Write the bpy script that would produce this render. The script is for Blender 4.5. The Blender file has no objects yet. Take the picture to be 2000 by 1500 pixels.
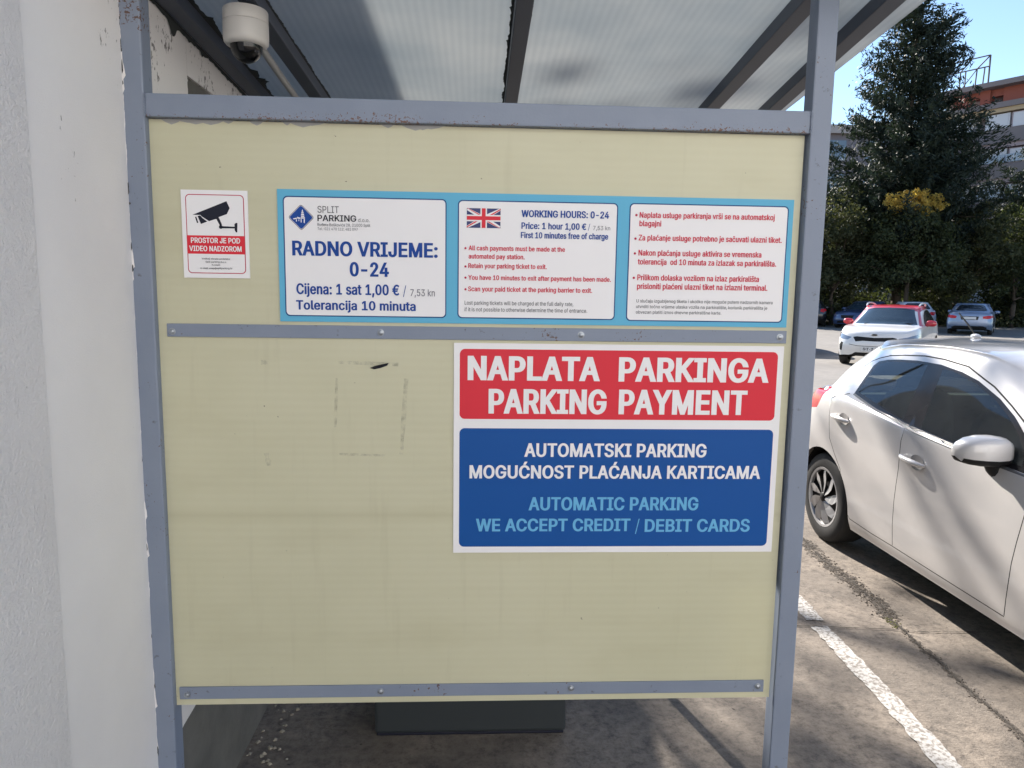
import bpy, bmesh, math, random
import numpy as np
from mathutils import Vector, Matrix
from mathutils.geometry import delaunay_2d_cdt

# ------------------------------------------------------------------ camera, sky, sun, exposure
SC = bpy.context.scene
COL = SC.collection
cam_d = bpy.data.cameras.new('camera')
cam = bpy.data.objects.new('camera', cam_d); COL.objects.link(cam)
cam_d.sensor_width = 36.0; cam_d.sensor_fit = 'HORIZONTAL'
cam_d.lens = 1400.0 / 2000.0 * 36.0
cam_d.clip_start = 0.02; cam_d.clip_end = 3000
YAW, PITCH, ROLL = 0.04965, 0.12763, -0.014584
cy_, sy_, cp_, sp_ = math.cos(YAW), math.sin(YAW), math.cos(PITCH), math.sin(PITCH)
r0 = Vector((cy_, -sy_, 0)); h0 = Vector((sy_, cy_, 0))
fw = h0 * cp_ - Vector((0, 0, 1)) * sp_; up0 = h0 * sp_ + Vector((0, 0, 1)) * cp_
r1 = r0 * math.cos(ROLL) - up0 * math.sin(ROLL); u1 = r0 * math.sin(ROLL) + up0 * math.cos(ROLL)
cam.matrix_world = Matrix(((r1.x, u1.x, -fw.x, 0), (r1.y, u1.y, -fw.y, 0), (r1.z, u1.z, -fw.z, 1.65), (0, 0, 0, 1)))
SC.camera = cam

SUN_EL, SUN_AZ = math.radians(33), math.radians(-15)   # azimuth from +Y, negative towards -X
world = bpy.data.worlds.new('World'); SC.world = world; world.use_nodes = True
wn = world.node_tree.nodes; wl = world.node_tree.links
sky = wn.new('ShaderNodeTexSky'); sky.sky_type = 'NISHITA'; sky.sun_disc = False
sky.sun_elevation = SUN_EL; sky.sun_rotation = SUN_AZ; sky.air_density = 0.9; sky.dust_density = 0.0; sky.ozone_density = 1.2
wn['Background'].inputs['Strength'].default_value = 0.085
wl.new(sky.outputs['Color'], wn['Background'].inputs['Color'])
sun_d = bpy.data.lights.new('sun', 'SUN'); sun = bpy.data.objects.new('sun', sun_d); COL.objects.link(sun)
sun_d.energy = 5.0; sun_d.angle = math.radians(0.53); sun_d.color = (1.0, 0.925, 0.83)
sdir = Vector((math.sin(SUN_AZ) * math.cos(SUN_EL), math.cos(SUN_AZ) * math.cos(SUN_EL), math.sin(SUN_EL)))
sun.rotation_euler = sdir.to_track_quat('Z', 'Y').to_euler()
SC.view_settings.view_transform = 'Standard'; SC.view_settings.look = 'None'
SC.view_settings.exposure = 1.55; SC.view_settings.gamma = 1.0; SC.view_settings.use_curve_mapping = False
SC.cycles.max_bounces = 8; SC.cycles.transparent_max_bounces = 12
RND = random.Random(5)
NR = np.random.default_rng(7)

# ------------------------------------------------------------------ helpers
def mat(name, col, rough=0.6, metal=0.0, spec=0.5, coat=0.0, build=None):
    m = bpy.data.materials.new(name); m.use_nodes = True
    b = m.node_tree.nodes['Principled BSDF']
    b.inputs['Base Color'].default_value = (*col, 1); b.inputs['Roughness'].default_value = rough
    b.inputs['Metallic'].default_value = metal; b.inputs['Specular IOR Level'].default_value = spec
    b.inputs['Coat Weight'].default_value = coat
    if build: build(m.node_tree, b)
    return m
def N(nt, t, **kw):
    n = nt.nodes.new(t)
    for k, v in kw.items():
        if k in n.inputs: n.inputs[k].default_value = v
        else: setattr(n, k, v)
    return n
def coords(nt, scale=(1, 1, 1)):
    g = N(nt, 'ShaderNodeNewGeometry'); mp = N(nt, 'ShaderNodeMapping'); mp.inputs['Scale'].default_value = scale
    nt.links.new(g.outputs['Position'], mp.inputs['Vector']); return mp.outputs['Vector']
def noise(nt, vec, scale, detail=4, rough=0.6):
    n = N(nt, 'ShaderNodeTexNoise'); n.inputs['Scale'].default_value = scale; n.inputs['Detail'].default_value = detail
    n.inputs['Roughness'].default_value = rough
    nt.links.new(vec, n.inputs['Vector']); return n.outputs['Fac']
def ramp(nt, fac, stops):
    r = N(nt, 'ShaderNodeValToRGB'); e = r.color_ramp.elements
    while len(e) < len(stops): e.new(0.5)
    for i, (p, c) in enumerate(stops):
        e[i].position = p; e[i].color = (*c, 1) if len(c) == 3 else c
    nt.links.new(fac, r.inputs['Fac']); return r.outputs['Color']
def g3(v): return (v, v, v)
def mixc(nt, fac, a, b, mode='MIX'):
    m = N(nt, 'ShaderNodeMix', data_type='RGBA', blend_type=mode)
    if isinstance(fac, (int, float)): m.inputs[0].default_value = fac
    else: nt.links.new(fac, m.inputs[0])
    for k, x in ((6, a), (7, b)):
        if isinstance(x, tuple): m.inputs[k].default_value = (*x, 1)
        else: nt.links.new(x, m.inputs[k])
    return m.outputs[2]
def bump(nt, b, h, strength, dist):
    n = N(nt, 'ShaderNodeBump'); n.inputs['Strength'].default_value = strength; n.inputs['Distance'].default_value = dist
    nt.links.new(h, n.inputs['Height']); nt.links.new(n.outputs['Normal'], b.inputs['Normal'])
def math_(nt, op, a, b=None):
    m = N(nt, 'ShaderNodeMath', operation=op)
    for i, x in enumerate((a, b)):
        if x is None: continue
        if isinstance(x, (int, float)): m.inputs[i].default_value = x
        else: nt.links.new(x, m.inputs[i])
    return m.outputs[0]

def tag(o, label=None, cat=None, group=None, kind=None):
    if label: o['label'] = label
    if cat: o['category'] = cat
    if group: o['group'] = group
    if kind: o['kind'] = kind
    return o
def empty(name, loc=(0, 0, 0), rz=0.0):
    o = bpy.data.objects.new(name, None); COL.objects.link(o); o.location = loc; o.rotation_euler = (0, 0, rz)
    o.empty_display_size = 0.1; return o
class MB:
    def __init__(s): s.v = []; s.f = []
    def add(s, vs, fs):
        n = len(s.v); s.v += [tuple(p) for p in vs]; s.f += [tuple(i + n for i in f) for f in fs]; return s
    def box(s, x0, x1, y0, y1, z0, z1):
        return s.add([(x0, y0, z0), (x1, y0, z0), (x1, y1, z0), (x0, y1, z0), (x0, y0, z1), (x1, y0, z1), (x1, y1, z1), (x0, y1, z1)],
                     [(0, 3, 2, 1), (4, 5, 6, 7), (0, 1, 5, 4), (1, 2, 6, 5), (2, 3, 7, 6), (3, 0, 4, 7)])
    def bar(s, a, b, w, h, up=(0, 0, 1)):
        a = Vector(a); b = Vector(b); d = (b - a).normalized(); sd = d.cross(Vector(up)).normalized(); u = sd.cross(d)
        vs = [p + sd * (sx * w / 2) + u * (sz * h / 2) for p in (a, b) for sx, sz in ((-1, -1), (1, -1), (1, 1), (-1, 1))]
        return s.add(vs, [(0, 3, 2, 1), (4, 5, 6, 7), (0, 1, 5, 4), (1, 2, 6, 5), (2, 3, 7, 6), (3, 0, 4, 7)][:])
    def tube(s, pts, r, n=8, caps=True):
        pts = [Vector(p) for p in pts]; rings = []
        rr = r if isinstance(r, (list, tuple)) else [r] * len(pts)
        for i, p in enumerate(pts):
            d = (pts[min(i + 1, len(pts) - 1)] - pts[max(i - 1, 0)]).normalized()
            a = d.cross(Vector((0, 0, 1)))
            if a.length < 1e-3: a = d.cross(Vector((1, 0, 0)))
            a.normalize(); b = d.cross(a)
            rings.append([p + (a * math.cos(2 * math.pi * k / n) + b * math.sin(2 * math.pi * k / n)) * rr[i] for k in range(n)])
        vs = [p for r_ in rings for p in r_]; fs = []
        for i in range(len(pts) - 1):
            for k in range(n):
                fs.append((i * n + k, i * n + (k + 1) % n, (i + 1) * n + (k + 1) % n, (i + 1) * n + k))
        if caps: fs += [tuple(reversed(range(n))), tuple((len(pts) - 1) * n + k for k in range(n))]
        return s.add(vs, fs)
    def lathe(s, prof, n=32, M=None, close=False):
        vs = []; fs = []
        for (r, z) in prof:
            for k in range(n):
                a = 2 * math.pi * k / n; p = Vector((r * math.cos(a), r * math.sin(a), z)); vs.append(M @ p if M else p)
        for i in range(len(prof) - 1):
            for k in range(n): fs.append((i * n + k, i * n + (k + 1) % n, (i + 1) * n + (k + 1) % n, (i + 1) * n + k))
        return s.add(vs, fs)
    def build(s, name, m, parent=None, smooth=False, bevel=0.0, seg=2):
        me = bpy.data.meshes.new(name); me.from_pydata(s.v, [], s.f)
        if smooth or bevel:
            bm = bmesh.new(); bm.from_mesh(me)
            bmesh.ops.recalc_face_normals(bm, faces=bm.faces)
            if bevel:
                bmesh.ops.bevel(bm, geom=[e for e in bm.edges if len(e.link_faces) == 2 and e.calc_face_angle(0) > 0.5], offset=bevel, segments=seg, affect='EDGES', profile=0.6)
            bm.to_mesh(me); bm.free()
        me.materials.append(m)
        if smooth:
            me.polygons.foreach_set('use_smooth', [True] * len(me.polygons))
            try: me.set_sharp_from_angle(angle=math.radians(40))
            except Exception: pass
        o = bpy.data.objects.new(name, me); COL.objects.link(o)
        if parent: o.parent = parent
        return o
def np_mesh(name, V, F, m, parent=None, normals=None, smooth=True, midx=None):
    """V (n,3) array, F (k,3|4) array"""
    me = bpy.data.meshes.new(name); k = F.shape[1]
    me.vertices.add(len(V)); me.vertices.foreach_set('co', np.asarray(V, dtype=np.float32).ravel())
    me.loops.add(F.size); me.loops.foreach_set('vertex_index', F.astype(np.int32).ravel())
    me.polygons.add(len(F)); me.polygons.foreach_set('loop_start', np.arange(0, F.size, k, dtype=np.int32))
    me.polygons.foreach_set('use_smooth', np.ones(len(F), dtype=bool) if smooth else np.zeros(len(F), dtype=bool))
    for mm in (m if isinstance(m, (list, tuple)) else [m]): me.materials.append(mm)
    if midx is not None: me.polygons.foreach_set('material_index', midx.astype(np.int32))
    me.update(); me.validate()
    if normals is not None: me.normals_split_custom_set_from_vertices([tuple(x) for x in normals])
    o = bpy.data.objects.new(name, me); COL.objects.link(o)
    if parent: o.parent = parent
    return o

# ------------------------------------------------------------------ materials of the shelter and the wall
def b_steel(nt, b):
    v = coords(nt); n = noise(nt, v, 9, 5); c = mixc(nt, n, (0.170, 0.205, 0.275), (0.225, 0.262, 0.335))
    sp = noise(nt, v, 120, 3); sp2 = noise(nt, v, 7, 2)
    k = ramp(nt, math_(nt, 'MULTIPLY', sp, sp2), [(0.40, g3(0)), (0.43, g3(1))])
    c = mixc(nt, k, c, (0.10, 0.055, 0.04)); 
    dn = ramp(nt, noise(nt, v, 45, 4), [(0.66, g3(0)), (0.74, g3(0.8))]); c = mixc(nt, dn, c, (0.09, 0.095, 0.11))
    nt.links.new(c, b.inputs['Base Color']); bump(nt, b, noise(nt, v, 160, 3), 0.25, 0.001)
    nt.links.new(ramp(nt, n, [(0.3, g3(0.42)), (0.7, g3(0.6))]), b.inputs['Roughness'])
M_STEEL = mat('blue_grey_paint', (0.16, 0.18, 0.25), 0.5, build=b_steel)
def b_rust(nt, b):
    v = coords(nt); n = noise(nt, v, 9, 5); c = mixc(nt, n, (0.170, 0.205, 0.275), (0.225, 0.262, 0.335))
    # chips sit mostly along the lower edge of the beam
    g = N(nt, 'ShaderNodeSeparateXYZ'); nt.links.new(v, g.inputs[0])
    low = N(nt, 'ShaderNodeMapRange'); low.inputs['From Min'].default_value = 2.039; low.inputs['From Max'].default_value = 2.075
    low.inputs['To Min'].default_value = 0.20; low.inputs['To Max'].default_value = 0.0; nt.links.new(g.outputs['Z'], low.inputs['Value'])
    big = noise(nt, v, 5, 2); sp = noise(nt, v, 150, 3, 0.7)
    t = math_(nt, 'ADD', math_(nt, 'ADD', math_(nt, 'MULTIPLY', sp, 0.75), math_(nt, 'MULTIPLY', big, 0.30)), low.outputs[0])
    k = ramp(nt, t, [(0.765, g3(0)), (0.80, g3(1))]); c = mixc(nt, k, c, (0.13, 0.065, 0.045))
    nt.links.new(c, b.inputs['Base Color']); bump(nt, b, noise(nt, v, 160, 3), 0.3, 0.001)
M_BEAM = mat('chipped_blue_grey_paint', (0.16, 0.18, 0.25), 0.5, build=b_rust)
M_DARKSTEEL = mat('dark_steel', (0.075, 0.088, 0.115), 0.55)
def b_panel(nt, b):
    v = coords(nt); n = noise(nt, v, 1.7, 5, 0.55)
    c = ramp(nt, n, [(0.3, (0.585, 0.57, 0.40)), (0.55, (0.635, 0.615, 0.44)), (0.75, (0.66, 0.64, 0.47))])
    w = N(nt, 'ShaderNodeTexWave', wave_type='BANDS', bands_direction='Z'); w.inputs['Scale'].default_value = 16.0
    w.inputs['Distortion'].default_value = 0.25; w.inputs['Detail'].default_value = 1; nt.links.new(v, w.inputs['Vector'])
    c = mixc(nt, math_(nt, 'MULTIPLY', w.outputs['Fac'], 0.10), c, (0.55, 0.51, 0.35))
    v2 = coords(nt, (1.0, 1, 5.0)); st = ramp(nt, noise(nt, v2, 2.2, 5), [(0.52, g3(0)), (0.75, g3(0.35))])
    c = mixc(nt, st, c, (0.50, 0.47, 0.31))
    sp = ramp(nt, noise(nt, v, 70, 2), [(0.76, g3(0)), (0.79, g3(1))]); c = mixc(nt, sp, c, (0.12, 0.10, 0.08))
    g = N(nt, 'ShaderNodeSeparateXYZ'); nt.links.new(v, g.inputs[0]); zd = math_(nt, 'ABSOLUTE', math_(nt, 'SUBTRACT', g.outputs['Z'], 1.085)); bd_ = ramp(nt, zd, [(0.0, g3(0.30)), (0.022, g3(0.0))]); c = mixc(nt, bd_, c, (0.42, 0.39, 0.24))  # faint darker band: shadow of something behind the panel, painted into the colour
    vd = coords(nt, (9.0, 1, 0.8)); dr = ramp(nt, noise(nt, vd, 3.0, 4), [(0.58, g3(0)), (0.76, g3(0.22))]); c = mixc(nt, dr, c, (0.44, 0.41, 0.28))
    nt.links.new(c, b.inputs['Base Color']); bump(nt, b, w.outputs['Fac'], 0.08, 0.0015)
    out = nt.nodes['Material Output']; tr = N(nt, 'ShaderNodeBsdfTranslucent'); tr.inputs['Color'].default_value = (0.50, 0.48, 0.30, 1)
    mx = N(nt, 'ShaderNodeMixShader'); mx.inputs[0].default_value = 0.14
    nt.links.new(b.outputs[0], mx.inputs[1]); nt.links.new(tr.outputs[0], mx.inputs[2]); nt.links.new(mx.outputs[0], out.inputs['Surface'])
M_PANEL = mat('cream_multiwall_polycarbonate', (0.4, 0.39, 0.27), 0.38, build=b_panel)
def b_roof(nt, b):
    v = coords(nt); n = noise(nt, v, 2.0, 4)
    c = ramp(nt, n, [(0.3, (0.46, 0.50, 0.525)), (0.7, (0.60, 0.615, 0.615))])
    w = N(nt, 'ShaderNodeTexWave', wave_type='BANDS', bands_direction='X'); w.inputs['Scale'].default_value = 14.0
    nt.links.new(v, w.inputs['Vector'])
    c = mixc(nt, math_(nt, 'MULTIPLY', w.outputs['Fac'], 0.13), c, (0.26, 0.30, 0.34))
    nt.links.new(c, b.inputs['Base Color']); bump(nt, b, w.outputs['Fac'], 0.15, 0.002)
    out = nt.nodes['Material Output']; tr = N(nt, 'ShaderNodeBsdfTranslucent'); nt.links.new(c, tr.inputs['Color'])
    mx = N(nt, 'ShaderNodeMixShader'); mx.inputs[0].default_value = 0.55
    nt.links.new(b.outputs[0], mx.inputs[1]); nt.links.new(tr.outputs[0], mx.inputs[2]); nt.links.new(mx.outputs[0], out.inputs['Surface'])
M_ROOF = mat('fluted_polycarbonate_roof', (0.3, 0.33, 0.37), 0.45, build=b_roof)
def plaster(rough):
    def f(nt, b):
        v = coords(nt); n = noise(nt, v, 2.2, 5)
        c = ramp(nt, n, [(0.3, (0.74, 0.72, 0.715)), (0.7, (0.81, 0.79, 0.78))]) if not rough else ramp(nt, n, [(0.3, (0.74, 0.72, 0.72)), (0.7, (0.82, 0.80, 0.795))])
        # mould spots close to the shelter post, upper half
        g = N(nt, 'ShaderNodeSeparateXYZ'); nt.links.new(v, g.inputs[0])
        a = N(nt, 'ShaderNodeMapRange'); a.inputs['From Min'].default_value = 1.45; a.inputs['From Max'].default_value = 1.76; nt.links.new(g.outputs['Y'], a.inputs['Value'])
        h = N(nt, 'ShaderNodeMapRange'); h.inputs['From Min'].default_value = 1.75; h.inputs['From Max'].default_value = 2.3; nt.links.new(g.outputs['Z'], h.inputs['Value'])
        mk = math_(nt, 'MULTIPLY', a.outputs[0], h.outputs[0])
        vz = coords(nt, (1, 1, 0.55)); sp = math_(nt, 'ADD', math_(nt, 'MULTIPLY', noise(nt, vz, 75, 3, 0.7), 0.6), math_(nt, 'MULTIPLY', noise(nt, vz, 9, 2), 0.5))
        t = math_(nt, 'ADD', sp, math_(nt, 'MULTIPLY', mk, 0.115))
        k = ramp(nt, t, [(0.75, g3(0)), (0.79, g3(0.85))]); c = mixc(nt, k, c, (0.10, 0.095, 0.09))
        nt.links.new(c, b.inputs['Base Color'])
        if rough: bump(nt, b, math_(nt, 'ADD', noise(nt, v, 170, 5, 0.7), noise(nt, v, 60, 3)), 0.9, 0.006)
        else: bump(nt, b, math_(nt, 'ADD', noise(nt, v, 260, 4, 0.7), math_(nt, 'MULTIPLY', noise(nt, v, 30, 3), 0.6)), 0.35, 0.0025)
    return f
M_SMOOTH = mat('smooth_white_plaster', (0.6, 0.6, 0.6), 0.9, build=plaster(False))
M_ROUGH = mat('rough_white_stucco', (0.55, 0.55, 0.55), 0.95, build=plaster(True))
def b_bare(nt, b):
    v = coords(nt); c = ramp(nt, noise(nt, v, 6, 6), [(0.3, (0.11, 0.11, 0.10)), (0.7, (0.17, 0.165, 0.15))])
    nt.links.new(c, b.inputs['Base Color']); bump(nt, b, noise(nt, v, 60, 5), 0.6, 0.004)
M_BARE = mat('bare_grey_render', (0.14, 0.14, 0.13), 0.95, build=b_bare)
M_SEAL = mat('dark_sealant', (0.03, 0.035, 0.035), 0.7)
def paint(name, c, r=0.45):
    return mat(name, c, r, spec=0.18)
M_PR = dict(white=paint('print_white', (0.80, 0.79, 0.80)), black=paint('print_black', (0.015, 0.017, 0.03)), dark=paint('print_dark_grey', (0.07, 0.075, 0.09)),
            grey=paint('print_mid_grey', (0.22, 0.22, 0.25)), blue=paint('print_blue', (0.012, 0.06, 0.29)), red=paint('print_red', (0.60, 0.035, 0.075)),
            redb=paint('print_bullet_red', (0.45, 0.02, 0.07)), lblue=paint('print_light_blue', (0.14, 0.42, 0.68)), cyan=paint('print_sky_blue', (0.12, 0.42, 0.62)),
            bigred=paint('print_sign_red', (0.66, 0.035, 0.055)), bigblue=paint('print_sign_blue', (0.008, 0.078, 0.30)), frame=paint('print_frame_blue', (0.012, 0.06, 0.20)),
            cred=paint('print_frame_red', (0.46, 0.03, 0.08)))
M_WHITEP = mat('white_plastic', (0.64, 0.62, 0.59), 0.35)
M_DOME = mat('smoked_dome', (0.005, 0.005, 0.006), 0.12, spec=0.5)
M_PIPE = mat('grey_conduit', (0.40, 0.40, 0.40), 0.5)
M_RIVET = mat('zinc_rivet', (0.35, 0.38, 0.42), 0.35, metal=0.7)
M_CAB = mat('dark_cabinet_paint', (0.03, 0.037, 0.042), 0.5)

# ------------------------------------------------------------------ ground
def b_conc(nt, b):
    v = coords(nt)
    n1 = noise(nt, v, 0.7, 5); n2 = noise(nt, v, 5, 6, 0.65); n3 = noise(nt, v, 90, 4, 0.7)
    c = ramp(nt, n1, [(0.3, (0.14, 0.116, 0.094)), (0.7, (0.235, 0.195, 0.158))])
    c = mixc(nt, ramp(nt, n2, [(0.35, g3(0.85)), (0.62, g3(0))]), c, (0.085, 0.072, 0.062))
    c = mixc(nt, ramp(nt, n3, [(0.3, g3(0.5)), (0.6, g3(0))]), c, (0.085, 0.075, 0.066))
    st = ramp(nt, noise(nt, v, 7, 4, 0.7), [(0.60, g3(0)), (0.72, g3(0.7))]); c = mixc(nt, st, c, (0.075, 0.068, 0.062)); vo = N(nt, 'ShaderNodeTexVoronoi'); vo.inputs['Scale'].default_value = 190; nt.links.new(v, vo.inputs['Vector']); c = mixc(nt, ramp(nt, vo.outputs['Distance'], [(0.0, g3(0.35)), (0.28, g3(0))]), c, (0.34, 0.31, 0.27))
    md = noise(nt, v, 24, 8, 0.8); c = mixc(nt, ramp(nt, md, [(0.42, g3(0.0)), (0.60, g3(0.55))]), c, (0.30, 0.255, 0.21)); c = mixc(nt, ramp(nt, md, [(0.34, g3(0.8)), (0.46, g3(0.0))]), c, (0.07, 0.06, 0.052))
    pt = ramp(nt, noise(nt, v, 1.6, 3), [(0.48, g3(0)), (0.56, g3(0.38))]); c = mixc(nt, pt, c, (0.095, 0.083, 0.073))
    bits = ramp(nt, noise(nt, v, 38, 1), [(0.76, g3(0)), (0.79, g3(1))]); c = mixc(nt, bits, c, (0.05, 0.04, 0.035))
    nt.links.new(c, b.inputs['Base Color']); bump(nt, b, math_(nt, 'ADD', n3, math_(nt, 'MULTIPLY', n2, 2)), 0.8, 0.006)
M_CONC = mat('worn_concrete', (0.25, 0.22, 0.19), 0.9, build=b_conc)
def sheet(name, m, x0, x1, y0, y1, z, parent=None, nx=1, ny=1):
    b = MB()
    for i in range(nx):
        for j in range(ny):
            a0, a1 = x0 + (x1 - x0) * i / nx, x0 + (x1 - x0) * (i + 1) / nx; c0, c1 = y0 + (y1 - y0) * j / ny, y0 + (y1 - y0) * (j + 1) / ny
            b.add([(a0, c0, z), (a1, c0, z), (a1, c1, z), (a0, c1, z)], [(0, 1, 2, 3)])
    return b.build(name, m, parent)
ground = tag(sheet('ground', M_CONC, -600, 600, -200, 900, 0), kind='structure')
def b_asph(nt, b):
    v = coords(nt); n2 = noise(nt, v, 0.5, 5); c = ramp(nt, n2, [(0.3, (0.15, 0.14, 0.13)), (0.7, (0.21, 0.195, 0.18))])
    c = mixc(nt, ramp(nt, noise(nt, v, 4, 5), [(0.4, g3(0.4)), (0.65, g3(0))]), c, (0.11, 0.105, 0.10)); nt.links.new(c, b.inputs['Base Color'])
M_ASPH = mat('old_asphalt', (0.18, 0.17, 0.16), 0.9, build=b_asph)
tag(sheet('parking_lot_asphalt', M_ASPH, -40, 70, 12.0, 41.0, 0.004), kind='structure')
def b_line(nt, b):
    v = coords(nt); c = mixc(nt, ramp(nt, noise(nt, v, 60, 5, 0.75), [(0.46, g3(0)), (0.58, g3(1))]), (0.42, 0.41, 0.395), (0.17, 0.15, 0.132))
    nt.links.new(c, b.inputs['Base Color']); bump(nt, b, noise(nt, v, 120, 3), 0.4, 0.002)
M_LINE = mat('worn_white_line_paint', (0.6, 0.6, 0.6), 0.85, build=b_line)
def ragged_line(pts, w, m, name, z=0.004, amp=0.012, step=0.018, seed=1, kind='structure', gaps=()):
    rr = random.Random(seed); pts = [Vector((p[0], p[1])) for p in pts]; L = []; R_ = []
    for a, b in zip(pts[:-1], pts[1:]):
        n = max(1, int((b - a).length / step)); d = (b - a).normalized(); s = Vector((d.y, -d.x))
        for i in range(n):
            q = a.lerp(b, i / n); t = len(L)
            e0 = w / 2 + amp * (rr.random() - .5) * 2; e1 = w / 2 + amp * (rr.random() - .5) * 2
            L.append(q - s * e0); R_.append(q + s * e1)
    vs = [(p.x, p.y, z) for p in L] + [(p.x, p.y, z) for p in R_]; n = len(L)
    fs = [(i, i + n, i + 1 + n, i + 1) for i in range(n - 1) if not any(g0 <= i * step <= g1 for g0, g1 in gaps)]
    b = MB(); b.add(vs, fs); return tag(b.build(name, m), kind=kind)
ragged_line([(1.765, 6.8), (1.757, 3.58), (1.735, 3.38), (1.722, 2.95), (1.70, 2.5), (1.665, 1.9), (1.63, 1.2), (1.60, 0.2)], 0.088, M_LINE, 'bay_marking', seed=4, amp=0.007, step=0.03, gaps=[(3.34, 3.41)])
M_CRACK = mat('crack_dirt', (0.035, 0.03, 0.025), 1.0)
CR = [(2.25, 5.6), (2.247, 4.641), (2.193, 4.29), (2.19, 4.082), (2.202, 3.938), (2.181, 3.76), (2.193, 3.636), (2.178, 3.519), (2.14, 3.41), (2.143, 3.306), (2.133, 3.224), (2.12, 3.115), (2.122, 3.013), (2.11, 2.917), (2.102, 2.801), (2.094, 2.693), (2.097, 2.614), (2.09, 2.518), (2.069, 2.41), (2.05, 1.9), (2.04, 1.0)]
ragged_line(CR, 0.006, M_CRACK, 'ground_crack', z=0.0045, amp=0.006, step=0.012, seed=8)
ragged_line([(1.0, 3.37), (1.626, 3.353), (1.895, 3.324), (2.079, 3.307), (2.176, 3.28), (2.441, 3.267), (3.9, 3.24)], 0.005, M_CRACK, 'ground_joint', z=0.005, amp=0.003, step=0.02, seed=9)
def b_patch(nt, b):
    v = coords(nt); out = nt.nodes['Material Output']; t = N(nt, 'ShaderNodeBsdfTransparent'); mx = N(nt, 'ShaderNodeMixShader')
    k = ramp(nt, noise(nt, v, 28, 6, 0.75), [(0.44, g3(0)), (0.56, g3(0.9))]); nt.links.new(k, mx.inputs[0])
    nt.links.new(t.outputs[0], mx.inputs[1]); nt.links.new(b.outputs[0], mx.inputs[2]); nt.links.new(mx.outputs[0], out.inputs['Surface'])
M_PATCH = mat('broken_surface', (0.065, 0.056, 0.048), 1.0, build=b_patch)
ragged_line(CR[1:9], 0.085, M_PATCH, 'ground_patch', z=0.003, amp=0.03, step=0.02, seed=18)
ragged_line(CR[8:20], 0.035, M_PATCH, 'ground_patch', z=0.003, amp=0.015, step=0.02, seed=19)
# crumbled grit along the crack and against the wall
def grit(name, pts, n, spread, size, m, seed, z=0.0):
    rg = np.random.default_rng(seed); P = np.array(pts, float); seg = rg.integers(0, len(P) - 1, n); t = rg.random(n)[:, None]
    c = P[seg] * (1 - t) + P[seg + 1] * t + rg.normal(0, 1, (n, 2)) * spread
    s = size * (0.4 + rg.random(n)); a = rg.random(n) * 6.28; V = []; F = []
    base = np.array([(-1, -.7, 0), (1, -.8, 0), (.9, .8, 0), (-.8, .9, 0), (-.5, -.3, .8), (.6, -.2, .7), (.3, .5, .9)], float)
    ff = [(0, 1, 5, 4), (1, 2, 6, 5), (2, 3, 6, 6), (3, 0, 4, 6), (4, 5, 6, 6)]
    V = np.zeros((n, 7, 3)); ca, sa = np.cos(a), np.sin(a)
    V[:, :, 0] = c[:, 0:1] + s[:, None] * (base[None, :, 0] * ca[:, None] - base[None, :, 1] * sa[:, None])
    V[:, :, 1] = c[:, 1:2] + s[:, None] * (base[None, :, 0] * sa[:, None] + base[None, :, 1] * ca[:, None])
    V[:, :, 2] = z + s[:, None] * base[None, :, 2]
    tri = np.array([(0, 1, 5), (0, 5, 4), (1, 2, 6), (1, 6, 5), (2, 3, 6), (3, 0, 4), (3, 4, 6), (4, 5, 6)])
    F = (tri[None] + (np.arange(n) * 7)[:, None, None]).reshape(-1, 3)
    return tag(np_mesh(name, V.reshape(-1, 3), F, m, smooth=False), kind='stuff')
M_GRIT = mat('grey_grit', (0.11, 0.092, 0.075), 1.0)
M_MOSS = mat('dry_moss', (0.13, 0.13, 0.045), 1.0)
M_SCRAP = mat('pale_scraps', (0.28, 0.26, 0.22), 0.9)
tag(grit('grit', CR[1:9], 700, 0.030, 0.0045, M_GRIT, 3), 'loose dark grit along the crack in the concrete')
tag(grit('grit', CR[8:19], 260, 0.013, 0.0034, M_GRIT, 5), 'fine grit along the near part of the crack')
tag(grit('moss', [(2.135, 3.42), (2.13, 3.34)], 70, 0.012, 0.0045, M_MOSS, 6), 'yellow moss tuft in the crack')
tag(grit('debris', [(-0.74, 2.75), (-0.74, 2.5), (-0.76, 2.3)], 34, 0.035, 0.007, M_SCRAP, 11), 'pale crumbs on the ground at the foot of the wall')

# ------------------------------------------------------------------ white building with bare lower wall
bld = tag(empty('white_building', (-0.81, 1.4, 0)), 'white plastered building wall filling the left edge, grey bare render behind the shelter', 'building')
def P_(o): o.matrix_parent_inverse = bld.matrix_world.inverted() if False else Matrix.Translation(-Vector(bld.location)); return o
WX = -0.812; WH = 3.7
b = MB(); b.box(-5, WX - 0.008, -3, 11, 0, WH); P_(b.build('wall', M_BARE, bld))
def relief(name, m, y0, y1, z0, z1, x, amp, sy, sz, th, seed, edge=None):
    """plaster coat as a slab with slightly wavy edges"""
    rg = random.Random(seed); b = MB(); vs = []; 
    ny = max(1, int((y1 - y0) / sy)); nz = max(1, int((z1 - z0) / sz))
    for j in range(nz + 1):
        for i in range(ny + 1):
            y = y0 + (y1 - y0) * i / ny; z = z0 + (z1 - z0) * j / nz
            if edge and i == ny: y = edge(z)
            vs.append((x + rg.uniform(-amp, amp), y, z))
    fs = [(j * (ny + 1) + i, j * (ny + 1) + i + 1, (j + 1) * (ny + 1) + i + 1, (j + 1) * (ny + 1) + i) for j in range(nz) for i in range(ny)]
    n = len(vs)
    for j in range(nz + 1): vs.append((x - th, vs[j * (ny + 1) + ny][1] - 0.002, z0 + (z1 - z0) * j / nz))
    fs += [(j * (ny + 1) + ny, n + j, n + j + 1, (j + 1) * (ny + 1) + ny) for j in range(nz)]
    b.add(vs, fs); return P_(b.build(name, m, bld))
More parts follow.
